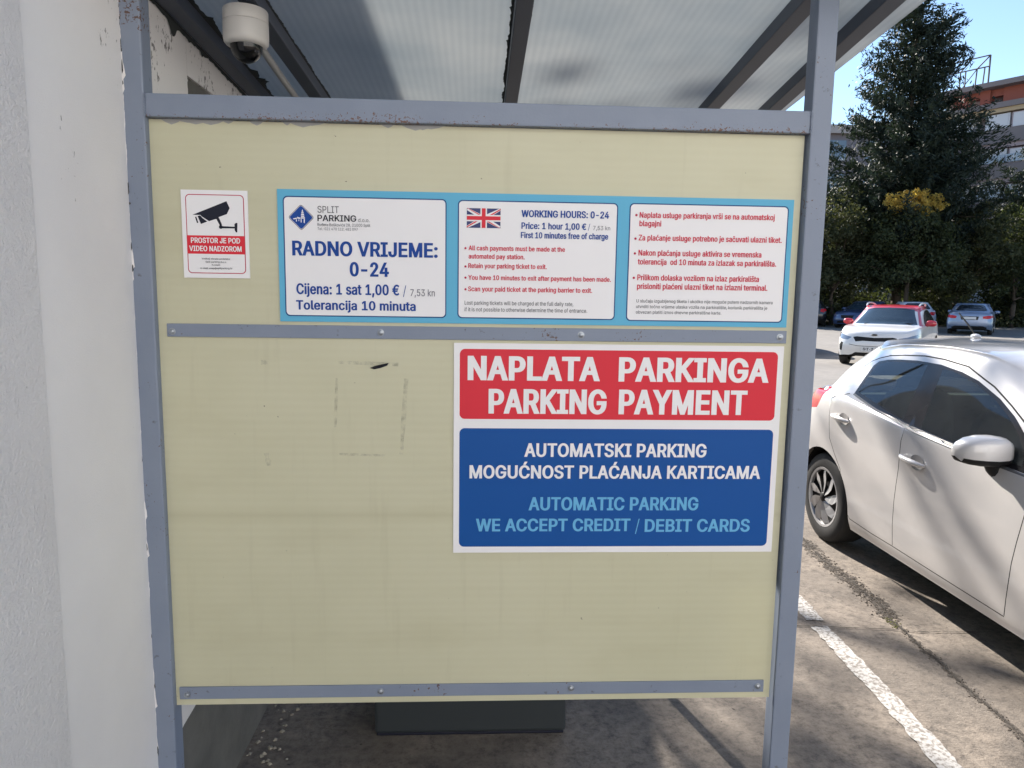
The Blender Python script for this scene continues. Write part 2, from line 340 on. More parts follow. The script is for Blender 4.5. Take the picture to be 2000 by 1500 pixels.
relief('rough_plaster', M_ROUGH, -3, 1.376, 0, WH, WX + 0.004, 0.0, 0.5, 0.5, 0.008, 1)
_e = random.Random(12)
_jag = {}
def jag(z):
    # broken lower edge of the white coat: white down to about 0.43 m next to the post, then nothing
    pts = [(0.0, 1.70), (0.30, 1.72), (0.405, 1.78), (0.424, 1.866), (0.427, 1.90), (0.433, 1.918), (0.436, 1.955), (0.4385, 1.985), (0.444, 2.03), (0.46, 2.09), (0.50, 2.12), (0.75, 2.135), (2.235, 2.13)]
    for (a, ya), (c, yc) in zip(pts[:-1], pts[1:]):
        if a <= z <= c: y = ya + (yc - ya) * (z - a) / (c - a); break
    else: return 2.13
    return y + _e.uniform(-0.003, 0.003)
relief('smooth_plaster', M_SMOOTH, 1.376, 2.0, 0, WH, WX, 0.0, 0.31, 0.006, 0.008, 2, edge=jag)
relief('upper_plaster', M_SMOOTH, 2.1305, 11, 2.2352, WH, WX, 0.0, 1.0, 0.5, 0.008, 3)
b = MB(); b.add([(WX - 0.009, 2.05, 2.2352), (WX - 0.0002, 2.05, 2.2352), (WX - 0.0002, 11, 2.2352), (WX - 0.009, 11, 2.2352)], [(0, 1, 2, 3)]); P_(b.build('plaster_edge', M_SMOOTH, bld))

# ------------------------------------------------------------------ shelter
sh = tag(empty('parking_payment_shelter', (0.0, 1.775, 0)), 'blue-grey steel shelter with cream polycarbonate end panel and fluted roof', 'shelter')
def Q_(o): o.matrix_parent_inverse = Matrix.Translation(-Vector(sh.location)); return o
def shbox(name, m, x0, x1, y0, y1, z0, z1, bev=0.002): return Q_(MB().box(x0, x1, y0, y1, z0, z1).build(name, m, sh, bevel=bev))
shbox('post', M_STEEL, -0.8160, -0.7665, 1.75, 1.80, 0.0, 2.39, 0.004)
shbox('post', M_STEEL, 0.7973, 0.8473, 1.75, 1.80, 0.0, 2.40, 0.004)
shbox('rear_post', M_DARKSTEEL, 0.555, 0.595, 3.60, 3.64, 0.0, 2.24)
shbox('beam', M_BEAM, -0.7667, 0.7975, 1.7505, 1.7995, 2.0385, 2.0905, 0.003)
shbox('header_beam', M_DARKSTEEL, -0.80, 1.02, 1.752, 1.80, 2.401, 2.44)
shbox('rear_beam', M_DARKSTEEL, -0.80, 1.15, 3.60, 3.64, 2.241, 2.275)
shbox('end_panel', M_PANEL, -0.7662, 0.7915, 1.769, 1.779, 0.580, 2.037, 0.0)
def rz(y): return 2.368 - 0.062 * (y - 1.75)      # underside of the rafters
RAFT = [(-0.782, -0.778, 0.050), (-0.580, -0.568, 0.045), (0.1115, 0.114, 0.045), (0.812, 0.845, 0.048), (1.010, 1.075, 0.048)]
def rax(i, y): a, c, w = RAFT[i]; return a + (c - a) * (y - 1.8)
for i, (a, c, w) in enumerate(RAFT):
    y0 = 1.803 if i < 4 else 1.5; y1 = 3.75
    p0 = (rax(i, y0), y0, rz(y0) + 0.02); p1 = (rax(i, y1), y1, rz(y1) + 0.02)
    if i == 3: p0 = (rax(3, 1.802), 1.802, rz(1.8) + 0.02)
    Q_(MB().bar(p0, p1, w, 0.040).build('rafter', M_DARKSTEEL, sh, bevel=0.003))
# roof sheet (10 mm multiwall, sags a little between the rafters)
b = MB(); xs = np.linspace(-0.805, 1.12, 40); ys = np.linspace(1.45, 3.85, 10); top = 0.010
vs = []
for lay in (0, 1):
    for y in ys:
        for x in xs:
            d = min(abs(x - rax(i, y)) for i in range(5)); vs.append((x + (0.03 * (y - 1.45) if x > 1.0 else 0), y, rz(y) + 0.0415 - 0.0 * d + lay * top + (0.004 * math.sin(x * 9) if d > .05 else 0) * 0.3))
nx = len(xs); ny = len(ys); n = nx * ny
fs = [(j * nx + i, j * nx + i + 1, (j + 1) * nx + i + 1, (j + 1) * nx + i) for j in range(ny - 1) for i in range(nx - 1)]
fs += [tuple(reversed([k + n for k in f])) for f in fs]
fs += [(j * nx + nx - 1, j * nx + nx - 1 + n, (j + 1) * nx + nx - 1 + n, (j + 1) * nx + nx - 1) for j in range(ny - 1)]
b.add(vs, fs); Q_(b.build('roof_sheet', M_ROOF, sh))
# sloppy sealant and overspray along the rafters
def sealant(i, side, seed, w=0.006, big=0.02):
    rg = random.Random(seed); b = MB(); y = 1.82; vs = []; k = 0; cur = w; bl = 0.0
    while y < 3.4:
        cur += (w * rg.uniform(0.1, 1.9) - cur) * 0.35; bl = bl * 0.6 + (big * rg.random() * 0.7 if rg.random() < 0.05 else 0)
        x = rax(i, y) + side * RAFT[i][2] / 2; e = cur + bl
        zz = rz(y) + 0.0412
        vs += [(x - side * 0.004, y, zz - 0.006), (x + side * e, y, zz - 0.0022)]; y += rg.uniform(0.006, 0.016); k += 1
    fs = [(2 * i_, 2 * i_ + 1, 2 * i_ + 3, 2 * i_ + 2) for i_ in range(k - 1)]
    Q_(b.add(vs, fs).build('sealant', M_SEAL, sh))
sealant(0, 1, 3, 0.010, 0.03); sealant(1, 1, 4, 0.006, 0.03); sealant(1, -1, 7, 0.005, 0.02); sealant(2, -1, 5, 0.007, 0.012); sealant(2, 1, 6, 0.003, 0.01)
# sealant smeared on the wall under the first rafter
rg = random.Random(21); vs = []; y = 1.81; k = 0; cur = .006; bl = 0.0
while y < 3.0:
    cur += (0.007 * rg.uniform(0.1, 2.2) - cur) * .4; bl = bl * .6 + (0.018 * rg.random() if rg.random() < .06 else 0); e = cur + bl + (0.035 * math.exp(-((y - 2.04) / 0.022) ** 2))
    vs += [(WX + 0.0025, y, rz(y) + 0.004), (WX + 0.0025, y, rz(y) - e)]; y += rg.uniform(0.006, 0.014); k += 1
Q_(MB().add(vs, [(2 * i_, 2 * i_ + 1, 2 * i_ + 3, 2 * i_ + 2) for i_ in range(k - 1)]).build('sealant', M_SEAL, sh))
shbox('wall_plate', M_DARKSTEEL, WX + 0.001, -0.80, 1.802, 3.75, 2.25, 2.256, 0) if False else None
for x, z in ((-0.7655, 2.062), (0.7962, 2.06)):
    b = MB(); rg = random.Random(int(z * 1000))
    for k in range(9):
        zz = 2.041 + k * .0058; ell_r = rg.uniform(.0022, .0034); b.tube([(x, 1.7498, zz - .0022), (x, 1.7488, zz), (x, 1.7498, zz + .0022)], ell_r, 6)
    Q_(b.build('weld_bead', M_STEEL, sh))
# plaster smeared over the edge of the left post, with grime in the joint
rg = random.Random(31); vs = []; z = 0.05; k = 0; cur = .003; bl = 0
while z < 2.42:
    cur += (rg.uniform(.0005, .0065) - cur) * .3; bl = bl * .7 + (rg.uniform(.002, .008) if rg.random() < .03 else 0); e = cur + bl
    vs += [(-0.8175, 1.7488, z), (-0.8152 + e, 1.7488, z)]; z += rg.uniform(.004, .011); k += 1
Q_(MB().add(vs, [(2 * i_, 2 * i_ + 1, 2 * i_ + 3, 2 * i_ + 2) for i_ in range(k - 1)]).build('plaster_smear', M_SMOOTH, sh))
M_GRIME = mat('joint_grime', (0.06, 0.06, 0.062), 0.9)
b = MB()
for k in range(46):
    z = rg.choice([rg.uniform(1.7, 2.4), rg.uniform(.3, 2.4), rg.uniform(1.95, 2.35)]); l = rg.uniform(.004, .028); e = rg.uniform(.001, .004); x = -0.8150 + rg.uniform(.0, .005); yk = 1.7484 - k * 1e-5
    b.add([(x, yk, z), (x + e, yk, z + l * .3), (x + e * .7, yk, z + l * .8), (x + .0005, yk, z + l), (x - .001, yk, z + l * .5)], [(0, 1, 2, 3, 4)])
tag(Q_(b.build('grime', M_GRIME, sh)), kind='stuff')
# clamp strips with rivets
for zs, xa, xb, rv in (((1.5315, 1.5632), -0.7455, 0.7760, [(-0.733, 1.544), (-0.235, 1.547), (0.257, 1.547), (0.759, 1.547)]),
                       ((0.5975, 0.6305), -0.7565, 0.7735, [(-0.737, 0.610), (-0.243, 0.613), (0.255, 0.615), (0.757, 0.614)])):
    st = shbox('clamp_strip', M_STEEL, xa, xb, 1.7645, 1.7688, zs[0], zs[1], 0.0012)
    for (x, z) in rv:
        Mx = Matrix.Translation((x, 1.7645, z)) @ Matrix.Rotation(math.radians(90), 4, 'X')
        o = MB().lathe([(0.0085, 0.0), (0.0085, 0.0012), (0.0062, 0.0016), (0.0055, 0.0035), (0.003, 0.0048), (0.0001, 0.005)], 16, Mx).build('rivet', M_RIVET, st, smooth=True)
        pass
# tape residue, a black peeled scrap and paint smears on the panel
def b_res(nt, b):
    v = coords(nt); out = nt.nodes['Material Output']; t = N(nt, 'ShaderNodeBsdfTransparent'); mx = N(nt, 'ShaderNodeMixShader')
    k = ramp(nt, noise(nt, v, 70, 4), [(0.38, g3(0)), (0.68, g3(0.30))]); nt.links.new(k, mx.inputs[0])
    nt.links.new(t.outputs[0], mx.inputs[1]); nt.links.new(b.outputs[0], mx.inputs[2]); nt.links.new(mx.outputs[0], out.inputs['Surface'])
M_RES = mat('adhesive_residue', (0.26, 0.25, 0.19), 0.8, build=b_res)
b = MB()
for x0, z0, x1, z1, w in ((-0.34, 1.473, -0.193, 1.469, 0.008), (-0.344, 1.434, -0.349, 1.311, 0.007), (-0.174, 1.434, -0.187, 1.243, 0.013), (-0.341, 1.243, -0.227, 1.240, 0.006), (-0.52, 1.245, -0.514, 1.213, 0.014), (-0.526, 1.471, -0.51, 1.471, 0.01)):
    d = Vector((x1 - x0, z1 - z0)); n_ = Vector((-d.y, d.x)).normalized() * w / 2; q = 5; vs = []
    for i in range(q + 1):
        p = Vector((x0, z0)) + d * (i / q); j = RND.uniform(.6, 1.2); vs += [(p.x + n_.x * j, 1.7686, p.y + n_.y * j), (p.x - n_.x * j, 1.7686, p.y - n_.y * j)]
    b.add(vs, [(2 * i, 2 * i + 1, 2 * i + 3, 2 * i + 2) for i in range(q)])
tag(Q_(b.build('tape_residue', M_RES, sh)), kind='stuff')
b = MB(); rg = random.Random(5)
for k in range(16):
    x = -0.72 + rg.random() ** 1.5 * 0.62; w = rg.uniform(0.01, 0.04); h = rg.uniform(0.003, 0.009)
    yk = 1.7686 - k * 4e-5; b.add([(x - w, yk, 2.038), (x + w, yk, 2.038), (x + w * .6, yk, 2.036 - h * .7), (x + w * .1, yk, 2.034 - h), (x - w * .5, yk, 2.036 - h * .6)], [(0, 4, 3, 2, 1)])
tag(Q_(b.build('paint_smear', mat('smeared_paint', (0.34, 0.34, 0.33), 0.6), sh)), kind='stuff')
b = MB()
o = MB().add([(-0.262, 1.7625, 1.460), (-0.249, 1.758, 1.466), (-0.232, 1.757, 1.470), (-0.216, 1.7615, 1.473), (-0.220, 1.767, 1.466), (-0.236, 1.767, 1.460), (-0.252, 1.767, 1.4565)], [(0, 1, 5, 6), (1, 2, 4, 5), (2, 3, 4)]).build('peeled_scrap', M_PR['black'])
tag(o, 'small black peeled scrap stuck to the panel under the middle strip', 'scrap')

# ------------------------------------------------------------------ prints on the signs
# glyph outlines in 1/1000 units (cap height 509): advance, contours
GLYPHS = {
',': (188, "38,-119 68,71 137,71 84,-119"),
'-': (453, "337,244 337,188 114,188 114,244"),
'.': (188, "95,-4 78,-1 63,9 53,24 50,41 53,59 63,73 78,83 95,87 113,83 128,73 138,59 141,41 138,24 128,9 113,-1"),
'/': (249, "235,533 71,-76 14,-76 178,533"),
'0': (453, "227,-7 174,1 130,24 95,62 69,113 60,144 53,178 49,214 48,254 49,294 53,330 60,364 69,395 95,447 130,484 174,508 227,516 279,508 323,484 358,447 384,395 393,364 400,330 404,294 405,254 404,214 400,178 393,144 384,113 359,62 323,24 279,1|227,50 261,56 290,74 313,103 330,144 340,194 344,254 340,314 330,365 313,405 290,435 261,453 227,460 192,453 163,435 140,405 123,365 113,314 109,254 113,194 123,144 140,103 163,74 192,56"),
'1': (453, "76,0 76,55 391,55 391,0|276,509 276,0 212,0 212,448 209,448 86,358 86,427 198,509"),
'2': (453, "64,0 64,47 234,229 282,282 311,327 320,371 317,397 308,419 293,436 273,449 224,460 196,457 172,447 153,433 139,413 130,390 127,362 66,362 71,405 86,442 111,473 143,496 182,511 225,516 268,511 306,497 337,474 361,445 376,411 381,372 371,318 336,259 267,180 153,60 153,57 389,57 389,0"),
'3': (453, "218,-7 173,-3 133,10 98,30 70,57 52,91 44,132 109,132 115,107 126,87 144,71 165,59 219,50 275,61 297,74 315,93 325,116 329,145 326,172 316,196 299,217 275,234 242,244 201,248 157,248 157,299 288,448 288,452 70,452 70,509 372,509 372,461 211,278 211,289 264,288 308,276 344,253 371,222 387,186 393,145 387,103 370,66 344,36 309,12 266,-2"),
'4': (453, "40,105 40,158 247,509 311,509 109,166 109,163 413,163 413,105|282,0 282,121 282,146 282,318 343,318 343,0"),
'5': (453, "221,-7 178,-2 140,11 108,32 83,60 66,93 60,130 122,130 127,108 138,89 173,60 221,50 250,53 276,64 298,82 314,104 324,131 328,162 324,193 314,221 297,244 275,262 248,273 218,277 167,268 128,246 67,253 96,509 366,509 366,452 151,452 134,301 136,301 178,325 229,334 263,330 294,321 321,306 345,285 364,260 379,231 388,199 391,163 385,117 369,76 343,41 309,15 268,-1"),
'6': (453, "226,-7 182,-1 142,15 109,40 84,74 69,115 64,162 68,199 80,239 137,340 252,509 322,509 151,261 145,261 165,288 196,307 235,314 278,309 316,295 346,271 370,240 384,201 389,157 384,112 368,73 343,39 310,14 271,-2|226,48 254,52 279,63 299,79 314,101 324,128 327,157 324,187 314,213 299,235 279,251 254,262 226,265 198,262 174,252 153,235 138,214 128,188 125,158 128,128 138,102 153,79 174,63 198,52"),
'7': (453, "97,0 323,448 323,452 62,452 62,509 391,509 391,449 165,0"),
'8': (453, "226,-7 178,-2 136,11 101,33 74,62 57,96 52,135 55,166 65,195 81,220 101,241 125,256 153,265 153,267 119,282 93,308 76,342 70,380 75,417 90,450 114,477 146,498 184,511 226,516 269,511 306,498 337,477 361,450 377,417 382,380 376,342 359,308 333,282 300,267 300,265 327,256 351,241 372,220 387,195 397,166 401,135 395,96 378,62 352,33 317,11 275,-2|226,49 258,52 285,60 307,74 323,91 333,113 337,139 333,165 322,189 305,208 283,223 256,232 226,235 196,232 169,223 147,208 130,189 119,165 115,139 119,113 129,91 145,74 167,60 195,52|226,290 274,300 293,313 307,330 316,351 319,376 316,399 308,420 294,437 275,449 226,460 177,449 159,437 145,420 136,399 133,376 136,351 145,330 159,313 178,300"),
'9': (453, "226,516 271,510 310,494 343,468 368,434 384,393 389,347 385,309 373,270 315,168 200,0 130,0 301,248 307,248 287,221 257,202 218,195 175,199 137,214 106,237 83,269 68,307 64,352 69,397 85,436 110,469 143,494 182,510|226,460 199,457 174,446 154,429 138,407 129,381 125,352 129,322 138,295 154,274 174,257 199,247 226,243 254,247 279,257 299,273 314,295 324,321 327,350 324,381 314,407 299,429 279,446 254,457"),
':': (188, "95,-4 78,-1 63,9 53,24 50,41 53,59 63,73 78,83 95,87 113,83 128,73 138,59 141,41 138,24 128,9 113,-1|95,271 78,274 63,284 53,299 50,316 53,334 63,349 78,359 95,362 113,359 128,349 138,334 141,316 138,299 128,284 113,274"),
'@': (676, "355,-135 319,-134 284,-130 252,-123 221,-114 167,-88 122,-53 87,-8 61,46 52,77 45,109 42,143 40,179 42,215 46,248 52,280 61,309 87,363 123,408 167,444 220,470 249,480 281,486 314,490 349,492 383,490 415,486 445,479 472,469 522,442 562,407 594,366 617,319 631,268 635,215 631,142 615,76 599,49 579,28 551,15 517,11 476,17 441,36 429,50 423,68 420,68 408,48 388,30 361,17 326,13 285,18 251,35 224,62 204,96 192,137 188,182 193,226 207,265 228,297 257,322 291,338 330,343 360,340 385,331 416,306 419,306 419,335 474,335 474,110 476,91 485,74 499,63 518,59 540,63 557,76 568,97 576,127 581,215 577,259 567,301 548,339 523,373 490,402 450,424 402,438 347,442 292,438 242,424 199,402 164,372 135,334 115,289 102,236 98,178 102,119 115,66 135,21 165,-17 201,-46 246,-68 298,-81 357,-85 412,-80 458,-69 489,-59 504,-107 464,-120 411,-131|329,65 359,68 382,78 400,95 412,118 422,185 419,221 411,249 399,269 381,282 331,292 305,288 283,277 265,260 252,239 242,185 251,125 262,101 279,81 301,69"),
'A': (480, "16,0 201,509 276,509 463,0 395,0 287,302 264,372 232,478 245,478 213,371 191,302 85,0|110,142 110,199 370,199 370,142"),
'B': (456, "60,0 60,509 241,509 289,504 329,491 359,469 381,442 394,410 398,374 395,344 387,320 356,286 315,267 315,262 339,257 363,245 385,227 402,203 414,173 418,136 413,100 400,67 377,39 344,18 301,4 247,0|125,57 245,57 296,63 330,80 349,105 355,137 352,161 342,184 327,203 306,218 279,228 248,231 125,231|125,285 238,285 288,296 308,309 323,326 333,348 336,372 330,403 313,429 283,446 240,452 125,452"),
'C': (510, "267,-7 235,-5 205,1 177,11 150,25 126,42 104,63 86,88 70,115 57,146 48,179 42,215 40,254 42,293 48,329 57,362 70,393 86,421 104,445 126,466 150,484 177,498 205,508 235,514 267,516 340,504 373,490 402,471 427,447 448,418 463,385 473,348 408,348 389,395 357,428 315,449 267,456 223,450 184,432 150,403 125,364 109,314 103,254 109,194 125,145 151,105 184,76 223,59 267,53 315,60 357,81 389,114 408,160 473,160 463,124 448,91 428,62 402,38 373,19 341,5 305,-4"),
'D': (502, "219,0 96,0 96,57 215,57 272,63 318,81 354,110 379,149 394,198 399,255 394,312 379,361 354,399 320,428 275,446 221,452 93,452 93,509 225,509 261,507 294,501 325,492 353,478 399,441 433,391 446,361 455,329 460,293 462,255 460,217 455,181 446,149 433,119 417,92 398,68 376,48 351,31 322,17 291,8 256,2|125,509 125,0 60,0 60,509"),
'E': (419, "60,0 60,509 372,509 372,452 125,452 125,286 355,286 355,229 125,229 125,57 375,57 375,0"),
'F': (410, "60,0 60,509 369,509 369,452 125,452 125,278 346,278 346,221 125,221 125,0"),
'G': (520, "269,-7 236,-5 205,1 176,11 149,25 125,43 104,64 85,88 69,116 57,146 47,179 42,215 40,254 42,293 47,329 57,362 69,393 85,421 103,445 125,466 149,484 175,498 203,508 233,514 265,516 304,513 340,504 374,489 403,469 429,445 449,416 465,384 474,349 408,349 387,393 356,427 315,448 265,456 222,450 183,432 150,404 125,364 109,314 103,254 109,194 125,145 151,105 184,76 224,59 269,53 309,57 345,71 374,93 396,123 410,160 415,202 434,199 283,199 283,256 478,256 478,200 471,141 451,91 419,50 377,19 326,0"),
'H': (517, "60,0 60,509 125,509 125,289 392,289 392,509 457,509 457,0 392,0 392,232 125,232 125,0"),
'I': (300, "31,0 31,57 118,57 118,452 31,452 31,509 269,509 269,452 183,452 183,57 269,57 269,0"),
'J': (396, "185,-7 124,3 75,33 57,55 44,81 36,111 33,145 33,173 98,173 98,145 104,104 122,74 149,56 185,50 220,56 248,74 266,104 272,145 272,509 336,509 336,145 334,111 326,81 313,55 294,33 246,3"),
'K': (467, "104,145 104,216 139,261 174,303 212,344 364,509 448,509 231,276 228,276|60,0 60,509 125,509 125,334 124,225 125,193 125,0|372,0 188,259 228,309 449,0"),
'L': (393, "60,0 60,509 125,509 125,57 361,57 361,0"),
'M': (628, "60,0 60,509 152,509 277,187 287,159 299,123 311,84 322,49 307,49 318,83 330,121 342,158 352,187 476,509 568,509 568,0 504,0 504,291 504,327 505,369 506,413 507,457 513,457 498,409 482,363 467,322 456,291 342,0 286,0 170,291 159,321 145,361 129,408 112,457 119,457 120,416 121,372 122,328 122,291 122,0"),
'N': (523, "60,0 60,509 136,509 343,183 363,151 388,107 414,55 405,54 401,108 399,157 399,195 399,509 463,509 463,0 387,0 202,290 177,331 148,381 108,452 119,454 122,384 124,328 125,291 125,0"),
'O': (533, "267,-7 235,-5 205,1 177,11 150,25 126,42 105,63 86,88 70,115 57,146 48,179 42,215 40,254 42,293 48,329 57,362 70,393 86,421 105,445 126,466 150,484 177,498 205,508 235,514 267,516 299,514 329,508 357,498 384,484 408,466 429,445 448,421 464,393 477,362 486,329 491,293 493,254 491,215 486,179 477,146 464,115 448,88 429,63 408,42 384,25 357,11 329,1 299,-5|267,53 310,59 349,76 383,105 408,144 425,194 430,254 425,314 408,365 383,404 349,433 310,450 267,456 223,450 184,433 151,404 125,364 109,314 103,254 109,194 125,144 151,105 184,76 223,59"),
'P': (445, "60,0 60,509 235,509 289,503 332,487 366,462 390,430 404,391 409,348 404,304 390,265 366,233 332,207 289,191 235,186 109,186 109,242 233,242 269,246 297,256 318,272 333,294 342,319 344,348 342,376 333,402 318,423 297,439 268,449 232,452 125,452 125,0"),
'R': (449, "60,0 60,509 236,509 290,504 333,489 367,465 390,433 405,395 409,352 405,309 390,271 367,240 333,217 289,203 236,198 96,198 96,255 234,255 269,258 298,267 319,281 334,300 342,324 345,352 342,380 334,405 319,425 298,440 269,449 233,452 125,452 125,0|353,0 230,229 303,229 428,0"),
'S': (447, "224,-9 172,-4 128,9 91,31 64,60 46,96 38,137 104,137 110,110 123,88 142,71 166,59 224,49 257,52 286,60 311,74 329,92 341,114 346,139 342,161 332,179 296,205 245,222 184,239 128,260 86,289 60,326 52,372 58,413 75,448 102,476 138,498 180,511 227,516 275,511 316,498 351,476 377,449 394,415 401,378 337,378 326,412 302,437 267,453 225,459 194,456 167,448 145,435 129,418 118,398 115,376 119,352 131,334 169,308 212,293 264,279 312,264 359,238 395,198 405,171 408,139 403,99 386,64 360,34 323,11 278,-4"),
'T': (449, "32,452 32,509 417,509 417,452 257,452 257,0 193,0 193,452"),
'U': (517, "259,-8 203,-2 154,15 114,43 85,80 66,124 60,173 60,509 124,509 124,178 128,144 141,113 160,87 187,68 220,56 259,52 298,56 331,68 357,87 377,113 389,144 393,178 393,509 457,509 457,173 451,124 433,80 403,43 363,15 315,-2"),
'V': (480, "204,0 16,509 84,509 192,206 215,137 248,31 235,31 267,138 290,206 395,509 463,509 278,0"),
'W': (686, "155,0 16,509 82,509 163,196 175,145 187,94 197,40 189,40 200,94 211,145 224,196 306,509 380,509 462,196 474,145 486,94 497,40 488,40 499,94 510,145 523,196 603,509 670,509 530,0 455,0 368,323 351,391 336,475 350,475 335,395 318,323 230,0"),
'Y': (472, "203,0 203,208 16,509 91,509 192,344 222,292 250,230 224,230 251,293 280,344 381,509 455,509 268,208 268,0"),
'Z': (438, "42,0 42,46 273,385 306,431 341,476 348,454 285,452 223,452 40,452 40,509 397,509 397,462 169,129 134,81 97,33 90,54 152,57 214,57 399,57 399,0"),
'a': (389, "160,-9 126,-5 94,5 68,22 48,45 35,73 30,108 34,138 43,161 58,179 78,193 125,211 178,220 234,227 265,235 273,243 276,255 276,257 267,297 240,322 196,331 149,322 118,301 100,274 41,291 57,322 79,346 104,364 133,375 194,384 239,379 286,360 306,343 322,320 333,290 337,251 337,0 277,0 277,52 272,52 252,25 215,1|170,45 202,49 228,59 248,74 263,93 272,115 276,138 276,190 259,182 231,176 200,171 175,168 134,159 103,139 95,124 92,105 102,72 130,52"),
'b': (424, "229,-8 198,-5 172,4 138,31 118,59 112,59 112,0 53,0 53,509 114,509 114,319 118,319 137,346 171,373 197,381 229,384 274,378 313,361 345,332 370,293 385,245 390,189 385,133 370,84 346,45 313,16 274,-2|220,47 253,51 279,66 301,88 316,117 325,151 328,189 325,227 316,261 301,290 280,311 253,325 220,330 188,325 161,312 140,291 125,263 116,229 113,189 116,150 125,115 140,86 162,65 188,51"),
'c': (396, "207,-8 159,-2 117,16 82,46 56,85 40,133 34,187 40,243 56,291 82,330 117,360 159,378 207,384 260,377 305,356 340,322 362,277 303,262 290,289 270,311 242,325 207,330 173,325 145,310 124,287 108,258 99,224 96,187 99,151 108,117 124,89 145,66 173,51 207,46 243,52 271,66 292,89 304,117 363,102 341,56 306,21 261,-1"),
'd': (424, "195,-8 151,-2 111,16 79,45 55,84 39,133 34,189 39,245 55,293 79,332 112,361 151,378 196,384 228,381 253,373 287,346 306,319 311,319 311,509 372,509 372,0 313,0 313,59 307,59 287,31 252,4 227,-5|205,47 236,51 263,65 284,86 299,115 309,150 312,189 309,229 300,263 284,291 263,312 237,325 205,330 172,325 145,311 124,290 108,261 99,227 96,189 99,151 109,117 124,88 145,66 172,51"),
'e': (404, "212,-8 161,-2 117,16 82,46 56,85 40,132 34,187 39,242 55,290 81,329 115,359 157,378 205,384 266,374 294,361 319,341 341,315 357,282 368,242 371,194 371,169 75,169 75,221 338,221 310,202 307,237 298,269 283,294 263,314 237,326 205,330 173,326 146,313 125,294 109,270 99,241 96,211 96,178 100,139 110,106 128,80 151,61 179,50 212,46 254,53 285,73 306,105 365,91 353,63 335,39 311,19 283,4 249,-5"),
'f': (254, "228,379 228,327 6,327 6,379|81,0 81,432 84,461 96,486 113,505 135,519 187,530 222,527 243,521 227,468 215,472 195,474 171,470 154,460 145,443 142,419 142,0"),
'g': (425, "207,-151 168,-148 134,-140 82,-110 51,-69 101,-41 122,-66 154,-88 207,-97 249,-92 282,-75 304,-47 311,-6 311,68 306,68 287,41 252,16 227,8 195,5 152,10 113,27 80,53 55,90 39,136 34,191 39,246 55,293 80,332 112,361 152,378 196,384 228,382 253,373 288,346 308,319 313,319 313,379 372,379 372,-9 367,-54 350,-90 324,-117 291,-136 251,-147|205,59 237,63 264,75 285,95 300,121 309,154 312,193 309,231 300,264 285,291 264,312 237,325 205,330 172,325 145,312 124,290 109,262 99,229 96,193 99,155 109,123 124,96 145,76 172,63"),
'h': (410, "114,227 114,0 53,0 53,509 114,509 114,287 102,287 124,332 152,362 187,379 227,384 264,380 295,369 321,349 341,321 353,285 357,240 357,0 296,0 296,235 290,275 273,304 246,323 210,329 184,326 161,317 141,303 126,283 117,257"),
'i': (167, "53,0 53,379 114,379 114,0|84,443 67,446 54,455 44,468 41,483 44,499 54,512 67,521 84,524 100,521 114,512 123,499 126,483 123,468 114,455 100,446"),
'j': (167, "53,379 114,379 114,-30 111,-63 102,-90 86,-113 65,-129 37,-139 4,-143 -10,-143 -10,-87 2,-87 25,-83 40,-72 50,-54 53,-29|83,443 67,446 53,455 44,468 41,483 44,499 53,512 67,521 83,524 100,521 114,512 123,499 126,483 123,468 114,455 100,446"),
'k': (381, "110,137 110,212 121,212 284,379 360,379 184,199 177,199|53,0 53,509 114,509 114,0|294,0 148,186 191,229 372,0"),
'l': (189, "139,-2 101,3 74,20 58,47 53,84 53,509 114,509 114,99 120,62 130,54 146,52 160,53 170,54 181,3 162,-1"),
'm': (610, "53,0 53,379 112,379 112,295 108,295 118,323 132,346 172,376 219,386 257,380 287,361 309,331 321,295 312,295 322,321 337,343 381,375 437,386 468,383 497,372 522,354 541,328 553,296 557,255 557,0 496,0 496,254 490,289 473,313 447,326 419,330 395,328 374,320 345,290 335,247 335,0 274,0 274,260 269,288 253,311 229,326 199,330 158,320 140,307 126,289 117,266 114,238 114,0"),
'n': (410, "114,227 114,0 53,0 53,379 112,379 112,287 102,287 124,332 152,362 187,379 227,384 264,380 295,369 321,349 341,321 353,285 357,240 357,0 296,0 296,235 290,275 273,304 246,323 210,329 184,326 161,317 141,303 126,283 117,257"),
'o': (415, "207,-8 159,-2 117,16 82,46 56,85 40,133 34,187 40,243 56,291 82,330 117,360 159,378 207,384 256,378 299,360 333,330 359,291 376,243 381,187 376,133 359,85 333,46 299,16 256,-2|207,46 242,51 270,66 292,89 307,117 316,151 319,187 316,224 307,258 292,287 270,310 242,325 207,330 173,325 145,310 124,287 108,258 99,224 96,187 99,151 108,117 124,89 145,66 173,51"),
'p': (424, "53,-143 53,379 112,379 112,319 118,319 137,346 171,373 197,381 229,384 274,378 313,361 345,332 370,293 385,245 390,189 385,133 370,84 346,45 313,16 274,-2 229,-8 198,-5 173,4 138,31 118,59 114,59 114,-143|220,47 253,51 279,66 301,88 316,117 325,151 328,189 325,227 316,261 301,290 280,311 253,325 220,330 188,325 161,312 140,291 125,263 116,229 113,189 116,150 125,115 140,86 162,65 188,51"),
'r': (259, "53,0 53,379 112,379 112,321 115,321 130,347 152,367 181,380 213,385 229,384 243,384 243,322 230,324 207,326 182,323 159,315 140,301 126,284 117,262 114,237 114,0"),
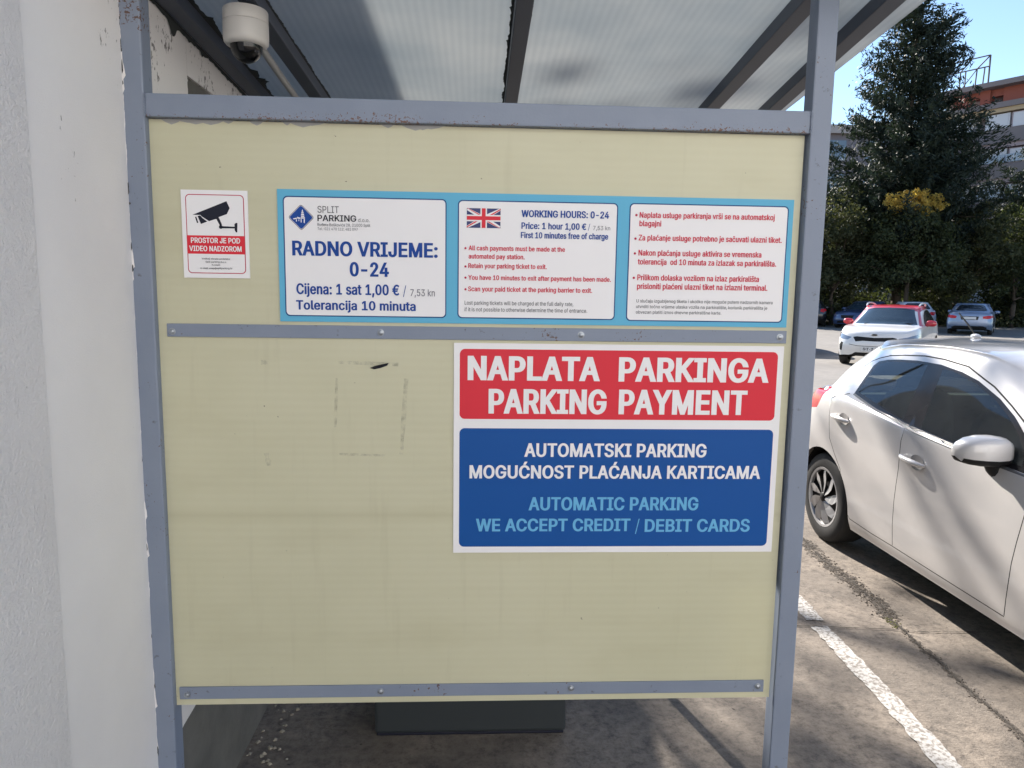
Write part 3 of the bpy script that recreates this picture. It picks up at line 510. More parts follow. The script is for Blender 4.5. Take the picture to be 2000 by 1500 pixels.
's': (365, "182,-8 145,-5 112,3 84,18 62,38 45,63 36,94 94,107 105,79 124,60 150,49 181,45 217,50 244,62 262,81 268,103 265,121 254,136 237,147 212,155 149,170 104,186 72,208 53,237 47,274 51,305 65,332 87,354 115,370 149,381 187,384 223,381 254,372 279,358 299,339 324,290 268,277 258,298 243,316 219,328 187,333 156,329 131,317 114,299 109,277 112,258 124,243 172,223 229,209 275,194 306,171 325,142 331,107 326,75 312,47 290,24 260,6 223,-5"),
't': (227, "204,379 204,327 6,327 6,379|65,471 126,471 126,98 128,76 136,61 150,53 170,50 185,51 202,54 213,2 192,-3 168,-4 125,2 92,21 72,52 65,93"),
'u': (410, "182,-5 146,-1 115,11 89,31 69,59 57,95 53,139 53,379 114,379 114,144 119,105 137,75 164,56 200,50 226,53 249,62 268,77 283,97 293,122 296,153 296,379 357,379 357,0 298,0 298,92 307,92 286,47 257,17 222,0"),
'v': (389, "163,0 17,379 84,379 165,155 187,87 206,21 184,21 203,87 224,155 305,379 371,379 226,0"),
'w': (567, "138,0 23,379 87,379 133,214 154,137 175,41 165,41 186,135 206,214 252,379 316,379 362,214 382,136 402,41 391,41 413,135 434,214 480,379 545,379 429,0 368,0 319,172 305,225 291,280 277,338 291,338 277,280 263,225 248,172 199,0"),
'x': (379, "21,0 171,218 171,171 29,379 100,379 147,306 179,253 207,206 175,206 202,253 233,306 282,379 352,379 209,169 209,214 358,0 287,0 231,85 200,136 173,182 205,182 178,136 148,85 91,0"),
'y': (389, "47,-139 61,-86 71,-87 104,-89 130,-74 151,-36 163,-1 17,379 84,379 165,155 187,87 206,21 184,21 202,87 224,155 305,379 371,379 204,-58 177,-107 139,-136 91,-145 65,-143"),
'z': (380, "42,0 42,46 254,320 254,323 48,323 48,379 333,379 333,331 126,60 126,56 339,56 339,0"),
'·': (196, "98,196 81,200 66,210 56,224 52,242 56,259 66,274 81,284 98,287 116,284 130,274 140,259 144,242 140,224 130,210 116,200"),
'Ć': (510, "267,-7 235,-5 205,1 177,11 150,25 126,42 104,63 86,88 70,115 57,146 48,179 42,215 40,254 42,293 48,329 57,362 70,393 86,421 104,445 126,466 150,484 177,498 205,508 235,514 267,516 340,504 373,490 402,471 427,447 448,418 463,385 473,348 408,348 389,395 357,428 315,449 267,456 223,450 184,432 150,403 125,364 109,314 103,254 109,194 125,145 151,105 184,76 223,59 267,53 315,60 357,81 389,114 408,160 473,160 463,124 448,91 428,62 402,38 373,19 341,5 305,-4|239,558 287,659 355,659 290,558"),
'ć': (396, "207,-8 159,-2 117,16 82,46 56,85 40,133 34,187 40,243 56,291 82,330 117,360 159,378 207,384 260,377 305,356 340,322 362,277 303,262 290,289 270,311 242,325 207,330 173,325 145,310 124,287 108,258 99,224 96,187 99,151 108,117 124,89 145,66 173,51 207,46 243,52 271,66 292,89 304,117 363,102 341,56 306,21 261,-1|181,429 228,529 297,529 231,429"),
'č': (396, "207,-8 159,-2 117,16 82,46 56,85 40,133 34,187 40,243 56,291 82,330 117,360 159,378 207,384 260,377 305,356 340,322 362,277 303,262 290,289 270,311 242,325 207,330 173,325 145,310 124,287 108,258 99,224 96,187 99,151 108,117 124,89 145,66 173,51 207,46 243,52 271,66 292,89 304,117 363,102 341,56 306,21 261,-1|158,529 207,469 256,529 317,529 317,526 236,435 178,435 98,526 98,529"),
'đ': (424, "195,-8 151,-2 111,16 79,45 55,84 39,133 34,189 39,245 55,293 79,332 112,361 151,378 196,384 228,381 253,373 287,346 306,319 311,319 311,509 372,509 372,0 313,0 313,59 307,59 287,31 252,4 227,-5|205,47 236,51 263,65 284,86 299,115 309,150 312,189 309,229 300,263 284,291 263,312 237,325 205,330 172,325 145,311 124,290 108,261 99,227 96,189 99,151 109,117 124,88 145,66 172,51|202,420 202,467 422,467 422,420"),
'š': (365, "182,-8 145,-5 112,3 84,18 62,38 45,63 36,94 94,107 105,79 124,60 150,49 181,45 217,50 244,62 262,81 268,103 265,121 254,136 237,147 212,155 149,170 104,186 72,208 53,237 47,274 51,305 65,332 87,354 115,370 149,381 187,384 223,381 254,372 279,358 299,339 324,290 268,277 258,298 243,316 219,328 187,333 156,329 131,317 114,299 109,277 112,258 124,243 172,223 229,209 275,194 306,171 325,142 331,107 326,75 312,47 290,24 260,6 223,-5|137,529 186,469 235,529 296,529 296,526 215,435 157,435 77,526 77,529"),
'•': (389, "194,93 166,96 139,107 117,124 100,147 89,173 85,202 89,231 100,257 117,279 139,296 166,307 194,311 223,307 249,296 272,279 289,257 300,231 304,202 300,173 289,147 272,124 249,107 223,96"),
'€': (464, "364,329 341,279 16,279 34,329|321,229 298,179 16,179 34,229|423,463 398,409 366,433 329,450 288,456 248,450 213,433 183,404 161,365 146,315 141,254 146,194 161,144 183,104 213,76 248,59 288,53 329,59 365,74 396,96 422,43 393,21 361,6 325,-4 288,-7 230,1 179,25 137,63 105,115 93,146 85,179 80,215 78,254 80,293 85,329 93,363 105,393 137,445 179,484 230,508 288,516 325,512 361,502 394,486"),
' ': (188, ""),
}
CAP = 509.0
def glyph_contours(c):
    adv, t = GLYPHS.get(c, GLYPHS['o'])
    return adv, [np.array([[float(k) for k in p.split(',')] for p in q.split(' ')]) for q in t.split('|') if q]
_gc = {}
def glyph_fill(c, ox, oz):
    """filled glyph with every stroke grown by ox / oz units on each side"""
    key = (c, round(ox), round(oz))
    if key in _gc: return _gc[key]
    adv, cs = glyph_contours(c); out = []
    for q in cs:
        if ox > 0.5 or oz > 0.5:
            pr = q - np.roll(q, 1, 0); nx = np.roll(q, -1, 0) - q
            pr /= np.linalg.norm(pr, axis=1)[:, None] + 1e-9; nx /= np.linalg.norm(nx, axis=1)[:, None] + 1e-9
            n1 = np.stack([-pr[:, 1], pr[:, 0]], 1) * (ox, oz); n2 = np.stack([-nx[:, 1], nx[:, 0]], 1) * (ox, oz)
            # intersection of the two moved edges, limited
            res = []
            for p, a, b, m1, m2 in zip(q, pr, nx, n1, n2):
                cr = a[0] * b[1] - a[1] * b[0]
                if abs(cr) < 0.12: res.append(p + (m1 + m2) / 2); continue
                d = (p + m2) - (p + m1); t = (d[0] * b[1] - d[1] * b[0]) / cr; v = m1 + a * t
                l = math.hypot(v[0] / max(ox, 1), v[1] / max(oz, 1))
                res.append(p + v * min(1.0, 2.0 / max(l, 1e-6)))
            out.append(np.array(res))
        else: out.append(q)
    V = [Vector(p) for q in out for p in q]; E = []; n = 0
    for q in out: E += [(n + i, n + (i + 1) % len(q)) for i in range(len(q))]; n += len(q)
    r = delaunay_2d_cdt(V, E, [], 0, 1e-4)
    vs = np.array([tuple(v) for v in r[0]]); T = np.array([f for f in r[2] if len(f) == 3])
    cen = vs[T].mean(1); wnd = np.zeros(len(T))
    for q in out:
        a = q[None] - cen[:, None]; b = np.roll(q, -1, 0)[None] - cen[:, None]
        wnd += np.arctan2(a[..., 0] * b[..., 1] - a[..., 1] * b[..., 0], (a * b).sum(-1)).sum(1) / (2 * math.pi)
    sgn = FILLSIGN
    T = T[(wnd * sgn) > 0.5]; _gc[key] = (adv, vs, T); return _gc[key]
FILLSIGN = -1
def text_line(parent, s, x0, z0, x1, z1, cap, colour, bold, y, name='lettering', xf=None):
    gx = bold * 0.056 * cap; gz = bold * 0.030 * cap; trk = gx * 0.62
    if s == '•':
        r = (x1 - x0) / 2; o = MB().add([(x0 + r + r * math.cos(a), y, z0 + r + cap * .1 + r * math.sin(a)) for a in np.linspace(0, 6.283, 13)[:-1]], [tuple(range(12))]).build('bullet', M_PR[colour], parent); return o
    if s == '/':
        w = (x1 - x0) * 0.22; o = poly('lettering', [(x0, z0 - cap * .08), (x0 + w, z0 - cap * .08), (x1, z0 + cap), (x1 - w, z0 + cap)], y, M_PR[colour], parent); return o
    g0 = [glyph_contours(c) for c in s]; lead = g0[0][1][0][:, 0].min() if g0[0][1] else 0
    last = max(q[:, 0].max() for q in g0[-1][1]); nat = sum(a for a, _ in g0[:-1]) + last - lead
    sx = (x1 - x0 - 2 * gx - (len(s) - 1) * trk) / nat; sz = (cap - 2 * gz) / CAP
    V = []; F = []; pen = x0 + gx - lead * sx; n = 0
    for c in s:
        adv = GLYPHS.get(c, GLYPHS['o'])[0]
        if c != ' ':
            _, vs, T = glyph_fill(c, gx / sx, gz / sz)
            X = pen + vs[:, 0] * sx; Z = z0 + gz + vs[:, 1] * sz
            V.append(np.stack([X, np.full_like(X, y), Z], 1)); F.append(T + n); n += len(vs)
        pen += adv * sx + trk
    V = np.concatenate(V); F = np.concatenate(F)
    if xf is not None: V = np.array([xf(p) for p in V])
    return np_mesh(name, V, F, M_PR[colour], parent, smooth=False)
def rrect(x0, x1, z0, z1, r, y, n=6):
    vs = []
    for cx, cz, a0 in ((x1 - r, z1 - r, 0), (x0 + r, z1 - r, 90), (x0 + r, z0 + r, 180), (x1 - r, z0 + r, 270)):
        for k in range(n + 1):
            a = math.radians(a0 + 90 * k / n); vs.append((cx + r * math.cos(a), y, cz + r * math.sin(a)))
    return vs
def flat(name, vs, m, parent):
    o = MB().add(vs, [tuple(range(len(vs)))]).build(name, m, parent); return o
def poly(name, pts, y, m, parent): return flat(name, [(a, y, c) for a, c in pts], m, parent)
def plate(name, x0, x1, z0, z1, m, parent, y0=1.7655, y1=1.7687): return MB().box(x0, x1, y0, y1, z0, z1).build(name, m, parent)
Y1, Y2, Y3, Y4 = 1.7652, 1.7649, 1.7646, 1.7643
# video surveillance sign
sg = tag(empty('video_surveillance_sign', (0, 0, 0)), 'small white sign with black camera pictogram and red band, left of blue board', 'sign', 'signs fixed on the cream panel')
plate('backing', -0.6995, -0.5450, 1.673, 1.878, M_PR['white'], sg)
flat('frame', rrect(-0.6895, -0.5535, 1.6835, 1.868, 0.010, Y1), M_PR['cred'], sg)
flat('field', rrect(-0.6875, -0.5555, 1.6855, 1.866, 0.0085, Y2), M_PR['white'], sg)
poly('red_band', [(-0.6890, 1.7725), (-0.6890, 1.7295), (-0.5545, 1.7295), (-0.5545, 1.7725)], Y3, M_PR['bigred'], sg)
ic = poly('camera_pictogram', [(-0.674, 1.82), (-0.594, 1.853), (-0.587, 1.837), (-0.594, 1.823), (-0.613, 1.816), (-0.613, 1.811), (-0.621, 1.811), (-0.636, 1.806), (-0.653, 1.817), (-0.655, 1.82)], Y3, M_PR['black'], sg)
for q in ([(-0.662, 1.817), (-0.656, 1.819), (-0.651, 1.813), (-0.64, 1.805), (-0.655, 1.799), (-0.658, 1.807)], [(-0.668, 1.815), (-0.665, 1.816), (-0.661, 1.802), (-0.664, 1.801)],
          [(-0.619, 1.812), (-0.612, 1.813), (-0.606, 1.798), (-0.6105, 1.795)], [(-0.609 + 0.0045 * math.cos(a), 1.793 + 0.0045 * math.sin(a)) for a in np.linspace(0, 6.283, 13)[:-1]],
          [(-0.607, 1.795), (-0.576, 1.794), (-0.576, 1.790), (-0.607, 1.790)], [(-0.577, 1.8), (-0.574, 1.803), (-0.57, 1.803), (-0.571, 1.781), (-0.574, 1.781), (-0.577, 1.786)]):
    poly('pictogram_piece', q, Y4, M_PR['black'], sg)
# blue information board
bd = tag(empty('information_board', (0, 0, 0)), 'long sky blue board with three white text fields above the middle strip', 'sign', 'signs fixed on the cream panel')
plate('backing', -0.4760, 0.7740, 1.5715, 1.884, M_PR['cyan'], bd)
for x0, x1, z0, z1 in ((-0.4630, -0.0755, 1.5845, 1.8685), (-0.0485, 0.3395, 1.5845, 1.8675), (0.3675, 0.7620, 1.583, 1.8685)):
    flat('field_border', rrect(x0, x1, z0, z1, 0.011, Y1), M_PR['frame'], bd)
    flat('text_field', rrect(x0 + .0028, x1 - .0028, z0 + .0028, z1 - .0028, 0.009, Y2), M_PR['white'], bd)
# union flag
fx0, fx1, fz0, fz1 = -0.027, 0.0542, 1.8022, 1.8485; fw_, fh_ = fx1 - fx0, fz1 - fz0
poly('flag_field', [(fx0, fz0), (fx1, fz0), (fx1, fz1), (fx0, fz1)], Y3, mat('flag_blue', (0.01, 0.022, 0.13), 0.45), bd)
def diag(w, y, m, ofs=0.0, half=None):
    d = 1
    for (ax, az, bx, bz) in ((0, 0, 1, 1), (0, 1, 1, 0)):
        a = Vector((fx0 + fw_ * ax, fz0 + fh_ * az)); c = Vector((fx0 + fw_ * bx, fz0 + fh_ * bz)); n_ = Vector((-(c - a).y, (c - a).x)).normalized()
        mid = (a + c) / 2
        for p, q, sg_ in ((a, mid, 1), (mid, c, -1)):
            o_ = n_ * ofs * sg_; pts = [p + o_ + n_ * w / 2, p + o_ - n_ * w / 2, q + o_ - n_ * w / 2, q + o_ + n_ * w / 2]
            pts = [(min(max(t.x, fx0), fx1), min(max(t.y, fz0), fz1)) for t in pts]
            poly('flag_stripe', pts, y, m, bd)
diag(0.0105, Y4, M_PR['white']); diag(0.0036, 1.7641, M_PR['bigred'], 0.0022)
cx_, cz_ = (fx0 + fx1) / 2, (fz0 + fz1) / 2
for hw, y, m in ((0.0078, 1.7639, M_PR['white']), (0.0046, 1.7637, M_PR['bigred'])):
    poly('flag_cross', [(fx0, cz_ - hw), (fx1, cz_ - hw), (fx1, cz_ + hw), (fx0, cz_ + hw)], y, m, bd)
    poly('flag_cross', [(cx_ - hw, fz0), (cx_ + hw, fz0), (cx_ + hw, fz1), (cx_ - hw, fz1)], y - .0001, m, bd)
# company logo: rounded blue diamond with white tower
def diamond(r, rr, cx, cz, y):
    pts = rrect(cx - r, cx + r, cz - r, cz + r, rr, y); c, s = math.cos(math.pi / 4), math.sin(math.pi / 4)
    return [((x - cx) * c - (z - cz) * s + cx, yy, (x - cx) * s + (z - cz) * c + cz) for x, yy, z in pts]
LX, LZ = -0.4205, 1.8190
flat('logo', diamond(0.0218, 0.005, LX, LZ, Y3), M_PR['dark'], bd); flat('logo', diamond(0.0206, 0.0045, LX, LZ, Y4), M_PR['white'], bd); flat('logo', diamond(0.0198, 0.004, LX, LZ, 1.7641), M_PR['blue'], bd)
def lp(p): return [(LX + a, LZ + c) for a, c in p]
for p in ([(0.0035, 0.019), (0.0055, 0.013), (0.0015, 0.013)], [(0.0010, 0.012), (0.006, 0.012), (0.006, 0.009), (0.0010, 0.009)], [(0.0002, 0.008), (0.007, 0.008), (0.007, 0.005), (0.0002, 0.005)],
          [(0.0, 0.004), (0.0075, 0.004), (0.0075, 0.001), (0.0, 0.001)], [(-0.001, 0.0), (0.009, 0.0), (0.009, -0.003), (-0.001, -0.003)], [(-0.019, -0.003), (-0.010, -0.001), (-0.010, -0.004), (-0.018, -0.005)],
          [(-0.009, 0.001), (-0.002, -0.001), (-0.002, -0.004), (-0.009, -0.003)], [(-0.012, -0.005), (-0.010, -0.005), (-0.010, -0.010), (-0.012, -0.010)], [(-0.001, -0.004), (0.001, -0.004), (0.001, -0.012), (-0.001, -0.012)],
          [(0.006, -0.004), (0.009, -0.004), (0.008, -0.014), (0.006, -0.012)], [(-0.006, -0.005), (-0.0045, -0.005), (-0.0045, -0.009), (-0.006, -0.009)]):
    poly('logo_mark', lp(p), 1.7639, M_PR['white'], bd)
# parking payment sign
pg = tag(empty('parking_payment_sign', (0, 0, 0)), 'large white sign with red upper and dark blue lower field, parking payment', 'sign', 'signs fixed on the cream panel')
plate('backing', -0.0565, 0.7720, 0.9875, 1.524, M_PR['white'], pg)
flat('red_field', rrect(-0.042, 0.7575, 1.3345, 1.5095, 0.013, Y1), M_PR['bigred'], pg)
flat('blue_field', rrect(-0.042, 0.7575, 1.0035, 1.311, 0.013, Y1), M_PR['bigblue'], pg)
TEXTS = [
('PROSTOR JE POD', -0.6797, 1.7549, -0.5649, 1.7549, 0.0126, 'white', 0.8, 's'),
('VIDEO NADZOROM', -0.6842, 1.7357, -0.5619, 1.7357, 0.0126, 'white', 0.8, 's'),
('Voditelj obrade podataka:', -0.6565, 1.7163, -0.5894, 1.7163, 0.0041, 'black', 0.3, 's'),
('Split parking d.o.o.', -0.6476, 1.7090, -0.5984, 1.7090, 0.0040, 'black', 0.3, 's'),
('Kontakt:', -0.6328, 1.7021, -0.6131, 1.7021, 0.0037, 'black', 0.3, 's'),
('e-mail: voap@splitparking.hr', -0.6600, 1.6940, -0.5851, 1.6940, 0.0041, 'black', 0.3, 's'),
('SPLIT', -0.3816, 1.8306, -0.3314, 1.8306, 0.0156, 'dark', 0, 'b'),
('PARKING', -0.3820, 1.8110, -0.2905, 1.8110, 0.0147, 'black', 0.6, 'b'),
('d.o.o.', -0.2860, 1.8108, -0.2592, 1.8108, 0.0085, 'dark', 0, 'b'),
('Ruđera Boškovića 28, 21000 Split', -0.3822, 1.7995, -0.2578, 1.7995, 0.0067, 'dark', 0, 'b'),
('Tel.: 021 470 112, 481 097', -0.3824, 1.7900, -0.2874, 1.7900, 0.0063, 'dark', 0, 'b'),
('RADNO VRIJEME:', -0.4431, 1.7293, -0.0964, 1.7293, 0.0349, 'blue', 1, 'b'),
('0-24', -0.3077, 1.6818, -0.2139, 1.6818, 0.0341, 'blue', 1, 'b'),
('Cijena: 1 sat 1,00 €', -0.4355, 1.6377, -0.1893, 1.6377, 0.0256, 'blue', 0.8, 'b'),
('/', -0.1801, 1.6363, -0.1727, 1.6363, 0.0258, 'blue', 0.1, 'b'),
('7,53 kn', -0.1627, 1.6367, -0.1033, 1.6367, 0.0166, 'grey', 0.3, 'b'),
('Tolerancija 10 minuta', -0.4371, 1.6006, -0.1497, 1.6006, 0.0225, 'blue', 0.9, 'b'),
('WORKING HOURS: 0-24', 0.1045, 1.8299, 0.3176, 1.8299, 0.0165, 'blue', 0.9, 'b'),
('Price: 1 hour 1,00 €', 0.1049, 1.8019, 0.2625, 1.8019, 0.0153, 'blue', 0.8, 'b'),
('/', 0.2670, 1.8018, 0.2720, 1.8018, 0.0154, 'blue', 0.1, 'b'),
('7,53 kn', 0.2794, 1.8022, 0.3212, 1.8022, 0.0099, 'grey', 0.2, 'b'),
('First 10 minutes free of charge', 0.1039, 1.7799, 0.3170, 1.7799, 0.0145, 'blue', 0.8, 'b'),
('All cash payments must be made at the', -0.0223, 1.7487, 0.2120, 1.7487, 0.0114, 'red', 0.7, 'b'),
('automated pay station.', -0.0222, 1.7290, 0.1139, 1.7290, 0.0114, 'red', 0.7, 'b'),
('Retain your parking ticket to exit.', -0.0227, 1.7063, 0.1684, 1.7063, 0.0115, 'red', 0.7, 'b'),
('You have 10 minutes to exit after payment has been made.', -0.0225, 1.6781, 0.3270, 1.6781, 0.0115, 'red', 0.7, 'b'),
('Scan your paid ticket at the parking barrier to exit.', -0.0228, 1.6505, 0.2816, 1.6505, 0.0116, 'red', 0.7, 'b'),
('•', -0.0324, 1.7498, -0.0270, 1.7498, 0.0099, 'redb', 0, 'b'),
('•', -0.0321, 1.7062, -0.0268, 1.7062, 0.0099, 'redb', 0, 'b'),
('•', -0.0320, 1.6793, -0.0266, 1.6793, 0.0100, 'redb', 0, 'b'),
('•', -0.0318, 1.6513, -0.0264, 1.6513, 0.0100, 'redb', 0, 'b'),
('Lost parking tickets will be charged at the full daily rate,', -0.0309, 1.6178, 0.2356, 1.6178, 0.0096, 'dark', 0.05, 'b'),
('if it is not possible to otherwise determine the time of entrance.', -0.0308, 1.6018, 0.2704, 1.6018, 0.0096, 'dark', 0.05, 'b'),
('Naplata usluge parkiranja vrši se na automatskoj', 0.3923, 1.8338, 0.7274, 1.8338, 0.0136, 'red', 0.7, 'b'),
('blagajni', 0.3926, 1.8136, 0.4464, 1.8136, 0.0136, 'red', 0.7, 'b'),
('Za plaćanje usluge potrebno je sačuvati ulazni tiket.', 0.3920, 1.7795, 0.7483, 1.7795, 0.0137, 'red', 0.7, 'b'),
('Nakon plaćanja usluge aktivira se vremenska', 0.3929, 1.7431, 0.6994, 1.7431, 0.0138, 'red', 0.7, 'b'),
('tolerancija  od 10 minuta za izlazak sa parkirališta.', 0.3919, 1.7216, 0.7380, 1.7216, 0.0138, 'red', 0.7, 'b'),
('Prilikom dolaska vozilom na izlaz parkirališta', 0.3922, 1.6833, 0.6967, 1.6833, 0.0139, 'red', 0.7, 'b'),
('prisloniti plaćeni ulazni tiket na izlazni terminal.', 0.3923, 1.6620, 0.7195, 1.6620, 0.0140, 'red', 0.7, 'b'),
('•', 0.3815, 1.8357, 0.3874, 1.8357, 0.0110, 'redb', 0, 'b'),
('•', 0.3813, 1.7795, 0.3872, 1.7795, 0.0111, 'redb', 0, 'b'),
('•', 0.3810, 1.7439, 0.3869, 1.7439, 0.0111, 'redb', 0, 'b'),
('•', 0.3806, 1.6848, 0.3866, 1.6848, 0.0112, 'redb', 0, 'b'),
('U slučaju izgubljenog tiketa i ukoliko nije moguće putem nadzornih kamera', 0.3919, 1.6291, 0.7344, 1.6291, 0.0077, 'dark', 0.05, 'b'),
('utvrditi točno vrijeme ulaska vozila na parkiralište, korisnik parkirališta je', 0.3919, 1.6153, 0.7219, 1.6153, 0.0077, 'dark', 0.05, 'b'),
('obvezan platiti iznos dnevne parkirališne karte.', 0.3917, 1.6016, 0.6062, 1.6016, 0.0077, 'dark', 0.05, 'b'),
('NAPLATA', -0.0226, 1.4320, 0.3067, 1.4320, 0.0606, 'white', 1.2, 'p'),
('PARKINGA', 0.3541, 1.4316, 0.7361, 1.4316, 0.0612, 'white', 1.2, 'p'),
('PARKING', 0.0299, 1.3485, 0.3260, 1.3485, 0.0623, 'white', 1.1, 'p'),
('PAYMENT', 0.3569, 1.3486, 0.6848, 1.3486, 0.0628, 'white', 1.1, 'p'),
('AUTOMATSKI PARKING', 0.1215, 1.2386, 0.5866, 1.2386, 0.0349, 'white', 0.9, 'p'),
('MOGUĆNOST PLAĆANJA KARTICAMA', -0.0162, 1.1825, 0.7295, 1.1825, 0.0341, 'white', 0.9, 'p'),
('AUTOMATIC PARKING', 0.1345, 1.0993, 0.5722, 1.0993, 0.0347, 'lblue', 0.9, 'p'),
('WE ACCEPT CREDIT', 0.0011, 1.0441, 0.3975, 1.0441, 0.0334, 'lblue', 0.9, 'p'),
('/', 0.4103, 1.0398, 0.4211, 1.0398, 0.0371, 'lblue', 0.1, 'p'),
('DEBIT CARDS', 0.4369, 1.0420, 0.7102, 1.0420, 0.0339, 'lblue', 0.9, 'p'),
]
for s, x0, z0, x1, z1, cap, colr, bold, who in TEXTS:
    text_line({'s': sg, 'b': bd, 'p': pg}[who], s, x0, z0, x1, z1, cap, colr, bold, 1.7637 if who == 's' else (1.7638 if who == 'b' else 1.7646))

# ------------------------------------------------------------------ dome camera, conduit, pay machine
dc = tag(empty('dome_camera', (-0.597, 1.965, 2.352)), 'white dome surveillance camera with smoked bubble hanging under the second rafter', 'camera')
MB().lathe([(0.0, 0.0), (0.0535, 0.0), (0.0555, -0.003), (0.0555, -0.030), (0.0548, -0.0312)], 40).build('mounting_base', M_WHITEP, dc, smooth=True)
MB().lathe([(0.0540, -0.0312), (0.0558, -0.0326), (0.0560, -0.070), (0.0545, -0.080), (0.050, -0.0855), (0.0405, -0.088), (0.0395, -0.086)], 40).build('housing', M_WHITEP, dc, smooth=True)
MB().lathe([(0.0398, -0.086)] + [(0.0395 * math.cos(a), -0.088 - 0.040 * math.sin(a)) for a in np.linspace(0.0, 1.57, 12)], 40).build('bubble', M_DOME, dc, smooth=True)
MB().lathe([(0.0, -0.0895), (0.003, -0.0895)], 8, Matrix.Translation((0.02, -0.038, 0.0085))).build('screw', M_DARKSTEEL, dc)
pp = tag(MB().tube([(-0.612, 2.02, 2.330), (-0.617, 2.15, 2.327), (-0.624, 2.40, 2.312), (-0.630, 2.75, 2.291), (-0.632, 3.3, 2.258)], 0.0105, 12).build('cable_conduit', M_PIPE, smooth=True), 'pale grey cable conduit running back from the dome camera along the rafter', 'conduit')
pm = tag(empty('pay_machine', (-0.012, 2.75, 0)), 'dark grey pay machine cabinet standing behind the cream panel', 'pay machine')
MB().box(-0.357, 0.357, -0.25, 0.25, 0.012, 1.72).build('cabinet', M_CAB, pm, bevel=0.012)
MB().box(-0.350, 0.350, -0.245, 0.245, 0.0, 0.0115).build('plinth', M_PR['black'], pm, bevel=0.004)
MB().box(-0.30, 0.30, -0.256, -0.2505, 0.16, 0.80).build('service_door', M_CAB, pm, bevel=0.002)
MB().box(0.3575, 0.366, -0.16, 0.10, 1.05, 1.45).build('screen_panel', M_DOME, pm, bevel=0.003)

